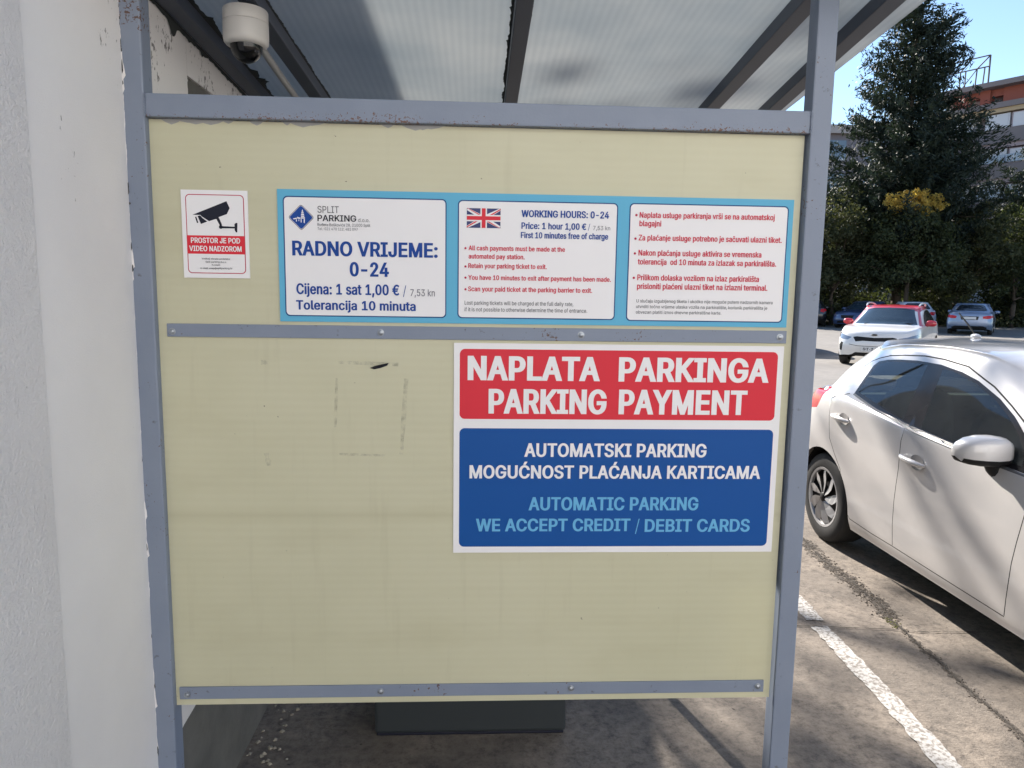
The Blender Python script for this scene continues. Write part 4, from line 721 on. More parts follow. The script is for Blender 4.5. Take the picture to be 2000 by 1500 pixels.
# ------------------------------------------------------------------ cars: a spline net per body, cut into panels along drawn outlines
def car_net(kind='hatch'):
    U = [[-.62, -.61, -.57, -.47, -.38, 0, .35, .8, 1.25, 1.65, 2.1, 2.57, 2.95, 3.12, 3.22, 3.25],
         [-.68, -.67, -.62, -.50, -.38, 0, .35, .8, 1.25, 1.65, 2.1, 2.57, 3.0, 3.18, 3.30, 3.33],
         [-.68, -.67, -.62, -.48, -.36, 0, .35, .8, 1.25, 1.65, 2.1, 2.57, 2.97, 3.16, 3.28, 3.31],
         [-.60, -.59, -.54, -.40, -.30, 0, .35, .8, 1.25, 1.65, 2.1, 2.57, 2.9, 3.08, 3.2, 3.24],
         [-.57, -.56, -.50, -.34, -.20, .05, .35, .8, 1.25, 1.65, 2.1, 2.45, 2.7, 2.85, 2.95, 3.0],
         [-.50, -.49, -.44, -.28, -.08, .12, .38, .8, 1.22, 1.6, 1.98, 2.08, 2.18, 2.25, 2.3, 2.32],
         [-.32, -.31, -.27, -.14, .02, .17, .40, .8, 1.18, 1.48, 1.70, 1.77, 1.86, 1.92, 1.97, 1.98],
         [-.12, -.11, -.07, .03, .10, .22, .42, .8, 1.10, 1.24, 1.34, 1.40, 1.47, 1.53, 1.57, 1.58],
         [-.05, -.04, -.01, .07, .14, .25, .42, .8, 1.08, 1.19, 1.27, 1.32, 1.38, 1.42, 1.45, 1.46],
         [.02, .05, .08, .12, .18, .28, .45, .8, 1.0, 1.1, 1.18, 1.22, 1.27, 1.31, 1.35, 1.37]]
    Vv = [[0, .35, .60, .74, .80, .80, .80, .80, .80, .80, .80, .80, .78, .62, .33, 0],
          [0, .38, .64, .80, .835, .835, .825, .82, .82, .82, .825, .835, .80, .65, .34, 0],
          [0, .38, .64, .80, .84, .852, .845, .84, .84, .84, .845, .85, .80, .64, .34, 0],
          [0, .36, .60, .74, .80, .838, .84, .838, .835, .83, .82, .80, .74, .6, .33, 0],
          [0, .35, .58, .71, .77, .80, .815, .818, .818, .812, .79, .74, .66, .52, .28, 0],
          [0, .34, .56, .69, .75, .785, .795, .80, .80, .795, .76, .68, .56, .42, .22, 0],
          [0, .31, .52, .64, .69, .715, .72, .725, .72, .71, .69, .62, .52, .38, .2, 0],
          [0, .28, .46, .56, .595, .61, .615, .62, .615, .605, .585, .54, .45, .34, .18, 0],
          [0, .26, .42, .50, .53, .54, .545, .55, .54, .53, .50, .46, .38, .28, .15, 0],
          [0] * 16]
    Z = [[.30, .30, .29, .26, .22, .19, .19, .19, .19, .19, .19, .19, .20, .22, .22, .22],
         [.45, .45, .45, .42, .36, .34, .30, .29, .29, .29, .30, .34, .36, .40, .42, .42],
         [.66, .66, .66, .66, .67, .69, .67, .65, .64, .63, .63, .64, .60, .58, .58, .58],
         [.98, .98, .98, .98, .97, .965, .945, .91, .885, .87, .87, .85, .80, .76, .75, .75],
         [1.0, 1.0, 1.0, 1.0, 1.02, 1.03, 1.0, .955, .925, .905, .895, .89, .87, .86, .87, .875],
         [1.03, 1.03, 1.03, 1.04, 1.06, 1.06, 1.035, .98, .945, .92, .905, .92, .93, .94, .945, .95],
         [1.20, 1.20, 1.20, 1.18, 1.17, 1.17, 1.165, 1.15, 1.135, 1.115, 1.095, 1.10, 1.11, 1.12, 1.125, 1.13],
         [1.36, 1.36, 1.35, 1.315, 1.295, 1.315, 1.345, 1.362, 1.348, 1.318, 1.282, 1.295, 1.315, 1.33, 1.335, 1.34],
         [1.38, 1.38, 1.375, 1.36, 1.355, 1.368, 1.382, 1.393, 1.382, 1.362, 1.345, 1.35, 1.36, 1.367, 1.372, 1.375],
         [1.395, 1.40, 1.40, 1.40, 1.402, 1.405, 1.408, 1.41, 1.408, 1.405, 1.40, 1.398, 1.395, 1.39, 1.387, 1.383]]
    P = np.array([U, Vv, Z], float).transpose(1, 2, 0)      # [level][col][u,v,z]
    if kind == 'suv':
        zt = np.interp(P[..., 2], [0, .2, .3, .6, .75, .87, .95, 1.06, 1.41], [.02, .24, .36, .66, .83, .935, 1.0, 1.09, 1.47]); P[..., 2] = zt
        P[..., 0] *= 1.02; P[..., 1] *= 1.035
        P[0:4, 11:, 2] += 0.0
    if kind == 'sedan':
        du = np.zeros((10, 16)); 
        du[0:3, 0:4] = -.48; du[0:3, 4] = -.34; du[3, 0:4] = -.50; du[3, 4] = -.30; du[4, 0:4] = -.28; du[4, 4] = -.28; du[5, 0:4] = .0; du[5, 4] = .0
        du[6, 0:5] = .16; du[7, 0:5] = .42; du[8, 0:5] = .45; du[9, 0:5] = .45; du[6, 5] = .12; du[7, 5] = .30; du[8, 5] = .3; du[9, 5] = .25; du[7:, 6] = .12
        P[..., 0] += du; P[3, 0:5, 2] = [.97, .97, .965, .95, .94]; P[4, 0:5, 2] = [.995, .995, .985, .97, .96]; P[5, 0:5, 2] = [1.0, 1.0, 1.0, .99, .985]; P[5, 5, 2] = 1.0
        P[6, 0:5, 2] = [1.17, 1.17, 1.17, 1.16, 1.15]
        P[..., 0] = np.where(P[..., 0] > 1.0, P[..., 0] * 1.07, P[..., 0]); P[..., 1] *= 1.07; P[..., 2] *= 1.03
    return P
def cr_w(t, n):
    i = np.clip(np.floor(t).astype(int), 0, n - 2); f = t - i; f2 = f * f; f3 = f2 * f; k = 0.46
    w = np.stack([-k * f + 2 * k * f2 - k * f3, 1 + (k - 3) * f2 + (2 - k) * f3, k * f + (3 - 2 * k) * f2 + (k - 2) * f3, -k * f2 + k * f3], -1)
    return i, w
class Surf:
    def __init__(s, P):
        L, C, _ = P.shape; E = np.zeros((L + 2, C + 2, 3)); E[1:-1, 1:-1] = P
        m = np.array([1, -1, 1]); E[1:-1, 0] = P[:, 1] * m; E[1:-1, -1] = P[:, -2] * m
        E[0] = E[1] - (E[2] - E[1]) * 0.6; E[-1] = E[-3] * m; s.E = E; s.L = L; s.C = C
        S, T = np.meshgrid(np.linspace(0, C - 1, 361), np.linspace(0, L - 1, 217)); s.S = S.ravel(); s.T = T.ravel(); s.G = s.pos(s.S, s.T)
    def pos(s, S, T):
        S = np.asarray(S, float); T = np.asarray(T, float)
        i, wi = cr_w(S, s.C); j, wj = cr_w(T, s.L); r = np.zeros(S.shape + (3,))
        for a in range(4):
            for b in range(4): r += (wj[..., a] * wi[..., b])[..., None] * s.E[j + a, i + b]
        return r
    def nrm(s, S, T):
        e = 0.02; Sa = np.clip(S - e, 0, s.C - 1); Sb = np.clip(S + e, 0, s.C - 1); Ta = np.clip(T - e, 0, s.L - 1); Tb = np.clip(T + e, 0, s.L - 1)
        d1 = s.pos(Sb, T) - s.pos(Sa, T); d2 = s.pos(S, Tb) - s.pos(S, Ta)
        edge_s = (np.asarray(S) < 1e-3) | (np.asarray(S) > s.C - 1 - 1e-3)
        n = np.cross(d2, d1); n[edge_s, 1] = 0
        top = np.asarray(T) > s.L - 1 - 1e-3
        n[top, 1] = 0
        return n / (np.linalg.norm(n, axis=-1)[:, None] + 1e-12)
    def inv(s, proj, pts):
        """2-D outline drawn in a side, front or rear view -> surface parameters"""
        ax = {'side': (0, 2), 'front': (1, 2), 'rear': (1, 2), 'top': (0, 1), 'wind': (1, 2)}[proj]
        rng = {'side': (3.0, 13.2, 0, 7.6), 'front': (11.3, 15, 0, 4.2), 'rear': (0, 4.2, 0, 7.2), 'wind': (9.6, 15, 4.7, 7.4), 'top': (0, 15, 3, 9)}[proj]
        ok = (s.S >= rng[0]) & (s.S <= rng[1]) & (s.T >= rng[2]) & (s.T <= rng[3]); idx = np.where(ok)[0]; G = s.G[idx][:, ax]; out = []
        for p in pts:
            p = np.array(p, float); k = idx[np.argmin(((G - p) ** 2).sum(1))]; a, b = s.S[k], s.T[k]
            for _ in range(4):
                e = 0.01; q = s.pos(np.array([a, a + e, a]), np.array([b, b, min(b + e, 9)]))[:, ax]; J = np.stack([(q[1] - q[0]) / e, (q[2] - q[0]) / e], 1)
                try: d = np.linalg.solve(J, p - q[0])
                except Exception: break
                if np.abs(d).max() > 0.25: d *= 0.25 / np.abs(d).max()
                a = min(max(a + d[0], rng[0]), rng[1]); b = min(max(b + d[1], rng[2]), rng[3])
            out.append((a, b))
        return out
def dens(poly_, step=0.07):
    out = []
    for a, b in zip(poly_, poly_[1:] + poly_[:1]):
        n = max(1, int(math.hypot(b[0] - a[0], b[1] - a[1]) / step)); out += [(a[0] + (b[0] - a[0]) * i / n, a[1] + (b[1] - a[1]) * i / n) for i in range(n)]
    return out
def strip_poly(pts, w):
    pts = [Vector(p) for p in pts]; L = []; R_ = []
    for i, p in enumerate(pts):
        d = (pts[min(i + 1, len(pts) - 1)] - pts[max(i - 1, 0)]).normalized(); n = Vector((-d.y, d.x)) * w / 2; L.append(tuple(p + n)); R_.append(tuple(p - n))
    return L + R_[::-1]
def inside(poly_, X, Y):
    c = np.zeros(len(X), bool); n = len(poly_)
    for i in range(n):
        x0, y0 = poly_[i]; x1, y1 = poly_[(i + 1) % n]
        if y0 == y1: continue
        k = ((y0 > Y) != (y1 > Y)) & (X < (x1 - x0) * (Y - y0) / (y1 - y0) + x0); c ^= k
    return c
def b_glass(nt, b):
    out = nt.nodes['Material Output']; tr = N(nt, 'ShaderNodeBsdfTransparent'); tr.inputs['Color'].default_value = (0.50, 0.58, 0.54, 1)
    gl = N(nt, 'ShaderNodeBsdfGlossy'); gl.inputs['Roughness'].default_value = 0.03; gl.inputs['Color'].default_value = (0.9, 0.95, 1, 1)
    fr = N(nt, 'ShaderNodeFresnel'); fr.inputs['IOR'].default_value = 1.52; mx = N(nt, 'ShaderNodeMixShader')
    nt.links.new(fr.outputs[0], mx.inputs[0]); nt.links.new(tr.outputs[0], mx.inputs[1]); nt.links.new(gl.outputs[0], mx.inputs[2])
    d = N(nt, 'ShaderNodeBsdfDiffuse'); d.inputs['Color'].default_value = (0.30, 0.33, 0.31, 1); m2 = N(nt, 'ShaderNodeMixShader')
    v = coords(nt); k = ramp(nt, noise(nt, v, 2.5, 4), [(0.35, g3(0.015)), (0.75, g3(0.07))]); nt.links.new(k, m2.inputs[0])
    nt.links.new(mx.outputs[0], m2.inputs[1]); nt.links.new(d.outputs[0], m2.inputs[2]); nt.links.new(m2.outputs[0], out.inputs['Surface'])
M_GLASS = mat('car_glass', (0.02, 0.02, 0.02), 0.05, build=b_glass)
M_DGLASS = mat('dark_car_glass', (0.012, 0.016, 0.022), 0.06, spec=0.7)
M_BLK = mat('black_trim', (0.014, 0.014, 0.015), 0.55, spec=0.2); M_BELT = mat('belt_trim', (0.10, 0.10, 0.10), 0.3); M_PILL = mat('gloss_black_pillar', (0.02, 0.019, 0.02), 0.14, spec=0.35); M_TYRE = mat('tyre_rubber', (0.017, 0.017, 0.018), 0.75); M_WELL = mat('wheel_well_black', (0.006, 0.006, 0.006), 0.95)
M_HUB = mat('silver_hubcap', (0.42, 0.42, 0.43), 0.35, metal=0.5); M_SEAT = mat('dark_seat_fabric', (0.035, 0.035, 0.038), 0.9)
M_TAIL = mat('red_lamp_plastic', (0.50, 0.006, 0.012), 0.2, spec=0.3, coat=0.15); M_LAMP = mat('headlamp_glass', (0.22, 0.25, 0.30), 0.12, metal=0.35, coat=1.0)
M_CHROME = mat('chrome', (0.6, 0.6, 0.62), 0.12, metal=1.0); mat_cup = mat('handle_cup_shade', (0.30, 0.29, 0.285), 0.4); M_GAP = mat('panel_gap', (0.02, 0.02, 0.02), 0.9)
def carpaint(name, c, metal=0.0, rough=0.32):
    def f(nt, b):
        v = coords(nt); k = noise(nt, v, 3.5, 5); cc = mixc(nt, ramp(nt, k, [(0.4, g3(0)), (0.75, g3(0.22))]), c, tuple(x * 0.72 for x in c)); nt.links.new(cc, b.inputs['Base Color'])
    m = mat(name, c, rough, metal=metal, coat=0.85, build=f); m.node_tree.nodes['Principled BSDF'].inputs['Coat Roughness'].default_value = 0.035; return m
NEARFEAT = dict(
    rglass=[(.235, 1.062), (.228, 1.205), (.245, 1.235), (.32, 1.258), (.42, 1.268), (.60, 1.28), (.712, 1.281), (.752, .980)],
    fglass=[(.852, 1.272), (.92, 1.270), (.98, 1.262), (1.12, 1.232), (1.3, 1.17), (1.42, 1.112), (1.53, 1.04), (1.60, .975), (1.625, .925), (1.3, .932), (.918, .958)],
    frame=[(.205, 1.05), (.195, 1.225), (.225, 1.255), (.31, 1.272), (.42, 1.284), (.6, 1.295), (.82, 1.293), (1.0, 1.273), (1.14, 1.243), (1.32, 1.18), (1.45, 1.118), (1.56, 1.048), (1.66, .96), (1.72, .905), (1.3, .917), (.9, .942), (.5, .995)],
    rdoor=[(.10, 1.225), (.15, 1.10), (.0, 1.0), (.012, .87), (.045, .73), (.117, .642), (.194, .557), (.226, .4), (.262, .318), (.308, .262), (.77, .248), (.772, .384), (.782, .524), (.808, .71), (.808, .87), (.83, .954), (.785, 1.315), (.65, 1.318), (.306, 1.29), (.2, 1.262)],
    fdoor=[(.776, .248), (.776, .384), (.786, .524), (.812, .71), (.812, .87), (.834, .954), (.79, 1.315), (.82, 1.315), (1.022, 1.294), (1.25, 1.218), (1.4, 1.15), (1.55, 1.075), (1.70, .985), (1.775, .92), (1.745, .84), (1.722, .735), (1.697, .608), (1.675, .507), (1.64, .25)])
def car(name, label, loc, heading, net, paint_m, feats, wheels, group='parked cars', grid=(76, 46), hubs=0, glass=None, roof=None, wr=0.303, extras=None, spokes=9):
    """u runs forward from near the rear axle; feats: (name, view, outline, material, mode, parent-name)"""
    root = tag(empty(name, loc, 0), label, 'car', group); sf = Surf(net); glass = glass or M_GLASS
    root.rotation_euler = (0, 0, heading)       # heading: direction of +u measured from +X
    P2 = []
    gs = np.linspace(0, 15, grid[0]); gt = np.linspace(0, 9, grid[1])
    GS, GT = np.meshgrid(gs, gt); ny, nx = GS.shape; rs = NR
    pts = np.stack([GS.ravel(), GT.ravel()], 1)
    inner = (pts[:, 0] > 0) & (pts[:, 0] < 15) & (pts[:, 1] > 0) & (pts[:, 1] < 9)
    V = [Vector(p) for p in pts]; E = []
    for i in range(nx - 1): E.append((i, i + 1)); E.append(((ny - 1) * nx + i, (ny - 1) * nx + i + 1))
    for j in range(ny - 1): E.append((j * nx, (j + 1) * nx)); E.append((j * nx + nx - 1, (j + 1) * nx + nx - 1))
    regs = []
    for (u_, zc) in wheels:
        ar = wr + 0.038; arc = [(u_ + ar * math.cos(a), zc + ar * math.sin(a)) for a in np.linspace(-0.05, math.pi + 0.05, 22)]
        q = sf.inv('side', arc); q = [(q[0][0], -0.0)] + q + [(q[-1][0], -0.0)]
        regs.append(('_hole', q, None, None, None))
    for f in feats:
        nm, view, out_, m_, mode = f[:5]; q = sf.inv(view, dens(list(out_))) if view != 'st' else list(out_)
        regs.append((nm, q, m_, mode, f[5] if len(f) > 5 else None))
    for nm, q, *_ in regs:
        n = len(V); V += [Vector((min(max(a, 0), 15), min(max(b, 0), 9))) for a, b in q]; E += [(n + i, n + (i + 1) % len(q)) for i in range(len(q))]
    r = delaunay_2d_cdt(V, E, [], 0, 2e-4)
    vs = np.array([tuple(v) for v in r[0]]); T = np.array([f for f in r[2] if len(f) == 3]); cen = vs[T].mean(1)
    lab = np.full(len(T), -1)
    for k in range(len(regs) - 1, -1, -1): lab[inside(regs[k][1], cen[:, 0], cen[:, 1])] = k
    Pp = sf.pos(vs[:, 0], vs[:, 1]); Nn = sf.nrm(vs[:, 0], vs[:, 1]); fl = np.array([1, -1, 1])
    if roof is not None: pass
    objs = {}
    def part(nm, mask, m_, side, parent, off=0.0):
        t = T[mask]
        if len(t) == 0: return None
        us, inv_ = np.unique(t, return_inverse=True); t2 = inv_.reshape(t.shape); p = Pp[us] + Nn[us] * off; nn = Nn[us]
        a, b_, c_ = p[t2[:, 0]], p[t2[:, 1]], p[t2[:, 2]]; fn = np.cross(b_ - a, c_ - a); nc = nn[t2].sum(1); bad = (fn * nc).sum(1) < 0
        t2 = t2.copy(); t2[bad] = t2[bad][:, ::-1]
        area = np.linalg.norm(fn, axis=1); t2 = t2[area > 1e-9]
        if side == 1: PV, NN, TT = p, nn, t2
        elif side == -1: PV, NN, TT = p * fl, nn * fl, t2[:, ::-1]
        else: PV = np.concatenate([p, p * fl]); NN = np.concatenate([nn, nn * fl]); TT = np.concatenate([t2, t2[:, ::-1] + len(p)])
        return np_mesh(nm, PV, TT, m_, parent or root, normals=NN)
    body = part('body', lab == -1, paint_m, 0, None)
    done = {}
    for k, (nm, q, m_, mode, par) in sorted(enumerate(regs), key=lambda e: e[1][4] is not None):
        if m_ is None: continue
        mk = lab == k
        off = {'glass': -0.003}.get(m_.name.split('_')[-1], 0.0) if 'glass' in nm else 0.0
        if mode == 'pair':
            for sd in (1, -1):
                o = part(nm, mk, m_, sd, done.get((par, sd)) if par else None, off)
                if o: done[(nm, sd)] = o
        else:
            o = part(nm, mk, m_, 0, None, off)
            if o: done[(nm, 0)] = o
    W = net[1:3, 5:10, 1].max()
    # wells, floor and wheels
    b = MB()
    for (u_, zc) in wheels:
        for sd in (1, -1):
            ar = wr + 0.05; arc = [(u_ + ar * math.cos(a), zc + ar * math.sin(a)) for a in np.linspace(-0.35, math.pi + 0.35, 20)]
            vv = [(x, sd * (W - 0.05), z) for x, z in arc] + [(x, sd * (W - 0.34), z) for x, z in arc]; n = len(arc)
            b.add(vv, [(i, i + 1, i + 1 + n, i + n) for i in range(n - 1)] + [tuple(range(n, 2 * n))])
    o = b.build('wheel_well', M_WELL, root); o['kind'] = 'stuff'
    u0, u1 = net[1, 3, 0] + .1, net[1, 13, 0] - .1
    MB().box(u0, wheels[0][0] - .36, -W + .12, W - .12, 0.24, 0.60).box(wheels[0][0] + .34, wheels[1][0] - .34, -W + .14, W - .14, 0.22, 0.36).box(wheels[1][0] + .36, u1 - .05, -W + .2, W - .2, 0.24, 0.6).box(wheels[0][0] - .3, wheels[1][0] + .2, -W + .36, W - .36, .22, .6).build('floor', M_WELL, root)['kind'] = 'stuff'
    wm = {}
    for wi, (u_, zc) in enumerate(wheels):
        for sd in (1, -1):
            Mx = Matrix.Translation((u_, sd * (W - 0.028), zc)) @ Matrix.Rotation(-sd * math.pi / 2, 4, 'X')
            w = empty('wheel', (0, 0, 0)); w.parent = root
            R = wr; w_ = 0.19
            MB().lathe([(R * .66, -0.004), (R * .70, 0.0), (R * .88, 0.0), (R * .965, -0.012), (R, -0.035), (R, -w_ + .03), (R * .96, -w_), (R * .66, -w_)], 40, Mx).build('tyre', M_TYRE, w, smooth=True)
            if hubs:
                MB().lathe([(0.0, -0.028), (R * .60, -0.028), (R * .66, -0.006)], 32, Mx).build('wheel_disc', M_BLK, w, smooth=True)
                MB().lathe([(R * .60, -0.020), (R * .615, -0.004), (R * .665, -0.001), (R * .672, -0.008)], 40, Mx).build('rim', M_HUB, w, smooth=True)
                MB().lathe([(0.0, 0.006), (0.024, 0.004), (0.034, -0.004), (0.04, -0.02)], 20, Mx).build('hub_cap', M_BLK, w, smooth=True)
                for k in range(spokes):
                    a = 2 * math.pi * k / spokes; b = MB(); vv = []
                    for (rr_, hw, tw, zz) in ((0.030, .013, 0, -.004), (R * .30, .024, .05, -.002), (R * .46, .033, .12, -.002), (R * .58, .026, .20, -.005), (R * .62, .018, .24, -.010)):
                        for s2, dz in ((-1, 0.004), (1, -0.010)):
                            aa = a + tw + s2 * hw / max(rr_, .05) * (0.9 if rr_ < .04 else 1); vv.append(Mx @ Vector((rr_ * math.cos(aa), rr_ * math.sin(aa), zz + dz)))
                    b.add(vv, [(2 * i, 2 * i + 1, 2 * i + 3, 2 * i + 2) for i in range(4)]).build('spoke', M_HUB, w)
            else:
                MB().lathe([(0.0, -0.03), (R * .60, -0.03), (R * .66, -0.004)], 24, Mx).build('wheel_disc', M_BLK, w, smooth=True)
                b = MB()
                for k in range(5):
                    a = 2 * math.pi * k / 5; vv = [Mx @ Vector((rr_ * math.cos(a + da), rr_ * math.sin(a + da), zz)) for rr_, da, zz in ((.03, -.6, -.006), (.03, .6, -.006), (R * .63, .17, -.004), (R * .63, -.17, -.004))]
                    b.add(vv, [(0, 1, 2, 3)])
                b.lathe([(R * .61, -0.01), (R * .67, -0.002)], 24, Mx); b.build('rim', M_HUB, w)
    return root, sf, done
def ell(b, c, r, n=12, m=8, M=None, p=1.0):
    vs = []; fs = []
    for j in range(m + 1):
        ph = -math.pi / 2 + math.pi * j / m
        for i in range(n):
            a = 2 * math.pi * i / n; f = lambda x: math.copysign(abs(x) ** p, x)
            v = Vector((r[0] * f(math.cos(ph)) * f(math.cos(a)), r[1] * f(math.cos(ph)) * f(math.sin(a)), r[2] * f(math.sin(ph)))); v = (M @ v) if M else v; vs.append(v + Vector(c))
    for j in range(m):
        for i in range(n): fs.append((j * n + i, j * n + (i + 1) % n, (j + 1) * n + (i + 1) % n, (j + 1) * n + i))
    return b.add(vs, fs)
# ---- the white hatchback beside the shelter
M_PW = carpaint('white_car_paint', (0.62, 0.60, 0.59), metal=0.08, rough=0.30)
F = NEARFEAT
gap = lambda pts, w=0.0055: strip_poly(pts, w)
feats = [
    ('side_window', 'side', F['rglass'], M_GLASS, 'pair', 'rear_door'),
    ('side_window', 'side', F['fglass'], M_GLASS, 'pair', 'front_door'),
    ('windscreen', 'wind', [(-.0, .955), (.44, .945), (.60, .94), (.675, .94), (.55, 1.20), (.505, 1.305), (.34, 1.335), (0, 1.345)], M_GLASS, 'whole'),
    ('rear_window', 'rear', [(0, 1.06), (.5, 1.06), (.58, 1.09), (.47, 1.29), (.38, 1.33), (0, 1.34)], M_GLASS, 'whole'),
    ('window_frame', 'side', F['frame'], M_PILL, 'pair'),
    ('belt_moulding', 'side', gap([(.20, 1.045), (.5, .990), (.9, .937), (1.3, .912), (1.72, .900)], .012), M_BELT, 'pair'),
    ('door_gap', 'side', gap([(.83, .954), (.808, .87), (.808, .71), (.782, .524), (.772, .384), (.773, .26)]), M_GAP, 'pair'),
    ('door_gap', 'side', gap([(.16, 1.04), (.05, 1.015), (0, .985), (.012, .87), (.045, .73), (.117, .642), (.194, .557), (.226, .4), (.262, .318), (.308, .265), (.55, .255), (.773, .255), (1.1, .250), (1.64, .245)]), M_GAP, 'pair'),
    ('door_gap', 'side', gap([(1.775, .92), (1.745, .84), (1.722, .735), (1.697, .608), (1.675, .507), (1.64, .25)]), M_GAP, 'pair'),
    ('roof_gap', 'side', gap([(.07, 1.20), (.12, 1.245), (.2, 1.272), (.306, 1.297), (.45, 1.312), (.65, 1.325), (.82, 1.322), (1.022, 1.303), (1.25, 1.228), (1.4, 1.16), (1.55, 1.085), (1.72, .975)], .007), M_GAP, 'pair'),
    ('tail_light', 'side', [(-.60, 1.02), (-.45, 1.02), (-.30, 1.03), (-.145, 1.035), (-.13, 1.012), (-.2, .895), (-.35, .87), (-.60, .87)], M_TAIL, 'pair'),
    ('rear_door', 'side', F['rdoor'], M_PW, 'pair'),
    ('front_door', 'side', F['fdoor'], M_PW, 'pair'),
    ('headlight', 'front', [(.45, .66), (.62, .69), (.80, .76), (.78, .66), (.6, .62)], M_LAMP, 'pair'),
    ('grille', 'front', [(0, .42), (.4, .42), (.46, .60), (0, .60)], M_BLK, 'whole'),
]

near, nsf, nd = car('white_hatchback', 'pearl white hatchback parked right beside the shelter, cut by the right edge', (3.172, 4.57, 0), -math.pi / 2, car_net(), M_PW, feats,
                    [(-.05, .303), (2.52, .303)], grid=(150, 91), hubs=1)
def on(sf, u, z, out=0.0, sd=1):
    (a, b_), = sf.inv('side', [(u, z)]); p = sf.pos(np.array([a]), np.array([b_]))[0]; n = sf.nrm(np.array([a]), np.array([b_]))[0]; p = p + n * out
    return Vector((p[0], p[1] * sd, p[2])), Vector((n[0], n[1] * sd, n[2]))
for sd in (1, -1):
    for dn, ua, ub, zz in (('rear_door', .065, .268, .884), ('front_door', .828, 1.04, .790)):
        par = nd.get((dn, sd)); c, n = on(nsf, (ua + ub) / 2 + .035, zz - .004, 0.0015, sd)
        # dark cup behind the handle: shallow dish
        Mx = Matrix.Translation(c) @ n.to_track_quat('Z', 'X').to_matrix().to_4x4()
        b = MB(); vs = []
        for ring, (rx, rzz, h) in enumerate(((.058, .040, .0), (.052, .035, -.002), (.0, .0, -.004))):
            for k in range(24): a = 2 * math.pi * k / 24; vs.append(c + Vector((rx * math.cos(a), 0, rzz * math.sin(a))) + n * (h + .0025))
        b.add(vs, [(r_ * 24 + k, r_ * 24 + (k + 1) % 24, (r_ + 1) * 24 + (k + 1) % 24, (r_ + 1) * 24 + k) for r_ in (0, 1) for k in range(24)])
        b.build('handle_cup', mat_cup, par, smooth=True)
        pts = []; 
        for t in np.linspace(0, 1, 9):
            p, n2 = on(nsf, ub + (ua - ub) * t, zz - .008 + .012 * t, 0, sd); pts.append(p + n2 * (0.006 + 0.026 * math.sin(math.pi * min(1, max(0, t))) ** .6))
        MB().tube(pts, [.008, .013, .015, .0155, .0155, .015, .015, .013, .009], 12).build('handle', M_PW, par, smooth=True)
    # door mirror
    par = nd.get(('front_door', sd)); c, n = on(nsf, 1.50, .90, 0, sd)
    s_ = sd
    b = MB(); prof = []
    # housing: lofted rings from the door outwards
    rings = []
    for t, hu, hz, du, dz in ((0.0, .030, .034, .0, -.010), (.05, .055, .052, .0, -.004), (.16, .070, .064, .0, .0), (.38, .078, .070, .004, .002), (.62, .077, .068, .004, .003), (.82, .068, .058, -.002, .0), (.94, .050, .042, -.010, -.006), (1.0, .020, .016, -.018, -.010)):
        y = .775 + .245 * t; ring = []
        for k in range(20):
            a = 2 * math.pi * k / 20; ca, sa = math.cos(a), math.sin(a)
            ring.append((1.51 + du + hu * math.copysign(abs(ca) ** .6, ca) * (1.0 if ca > 0 else .55), s_ * y, .972 + dz + hz * math.copysign(abs(sa) ** .6, sa)))
        rings.append(ring)
    vs = [p for r_ in rings for p in r_]; nR = len(rings)
    fs = [(i * 20 + k, i * 20 + (k + 1) % 20, (i + 1) * 20 + (k + 1) % 20, (i + 1) * 20 + k) for i in range(nR - 1) for k in range(20)] + [tuple(range(20)), tuple((nR - 1) * 20 + k for k in range(20))]
    up = [f for f in fs if sum(vs[i][2] for i in f) / len(f) > .940]; lo = [f for f in fs if f not in up]
    mr = empty('mirror'); mr.parent = near
    b = MB(); b.add(vs, up); b.build('mirror_cap', M_PW, mr, smooth=True)
    b = MB(); b.add(vs, lo); b.build('mirror_base', M_BLK, mr, smooth=True)
    MB().tube([(1.50, s_ * .765, .862), (1.50, s_ * .80, .872), (1.505, s_ * .83, .895), (1.51, s_ * .85, .925)], [.05, .042, .036, .034], 12).build('mirror_foot', M_BLK, mr, smooth=True)
# seats seen through the side windows
for (u_, v_, hd) in ((1.02, .36, 1.16), (1.02, -.36, 1.16), (.20, .38, 1.08), (.20, -.38, 1.08)):
    st = empty('seat'); st.parent = near
    w = .24
    b = MB(); ell(b, (u_, v_, .82), (.07, w, .28), 14, 8, p=.6); b.build('backrest', M_SEAT, st, smooth=True)
    b = MB(); ell(b, (u_ + .24, v_, .52), (.26, w, .08), 14, 6, p=.6); b.build('seat_cushion', M_SEAT, st, smooth=True)
    b = MB(); ell(b, (u_ - .03, v_, hd), (.045, .13, .085), 12, 6, p=.7); b.tube([(u_ - .03, v_ + .04, hd - .16), (u_ - .03, v_ + .04, hd)], .006, 6).tube([(u_ - .03, v_ - .04, hd - .16), (u_ - .03, v_ - .04, hd)], .006, 6); b.build('headrest', M_SEAT, st, smooth=True)
MB().box(1.75, 2.1, -.68, .68, .75, .90).build('dashboard', M_SEAT, near, bevel=.03)
MB().box(-.45, -.25, -.6, .6, .62, .98).build('parcel_shelf', M_SEAT, near, bevel=.01)
stw = MB(); stw.tube([(1.62 + .05 * math.sin(a), .36 + .18 * math.cos(a), .92 + .17 * math.sin(a)) for a in np.linspace(0, 6.283, 25)], .014, 8, caps=False); stw.build('steering_wheel', M_BLK, near, smooth=True)
an = empty('antenna'); an.parent = near
b = MB(); ell(b, (.15, 0, 1.412), (.045, .02, .018), 12, 6); b.build('antenna_foot', M_PW, an, smooth=True)
MB().tube([(.15, 0, 1.42), (.06, 0, 1.49), (-.03, 0, 1.555)], [.006, .005, .004], 8).build('antenna_rod', M_BLK, an, smooth=True)

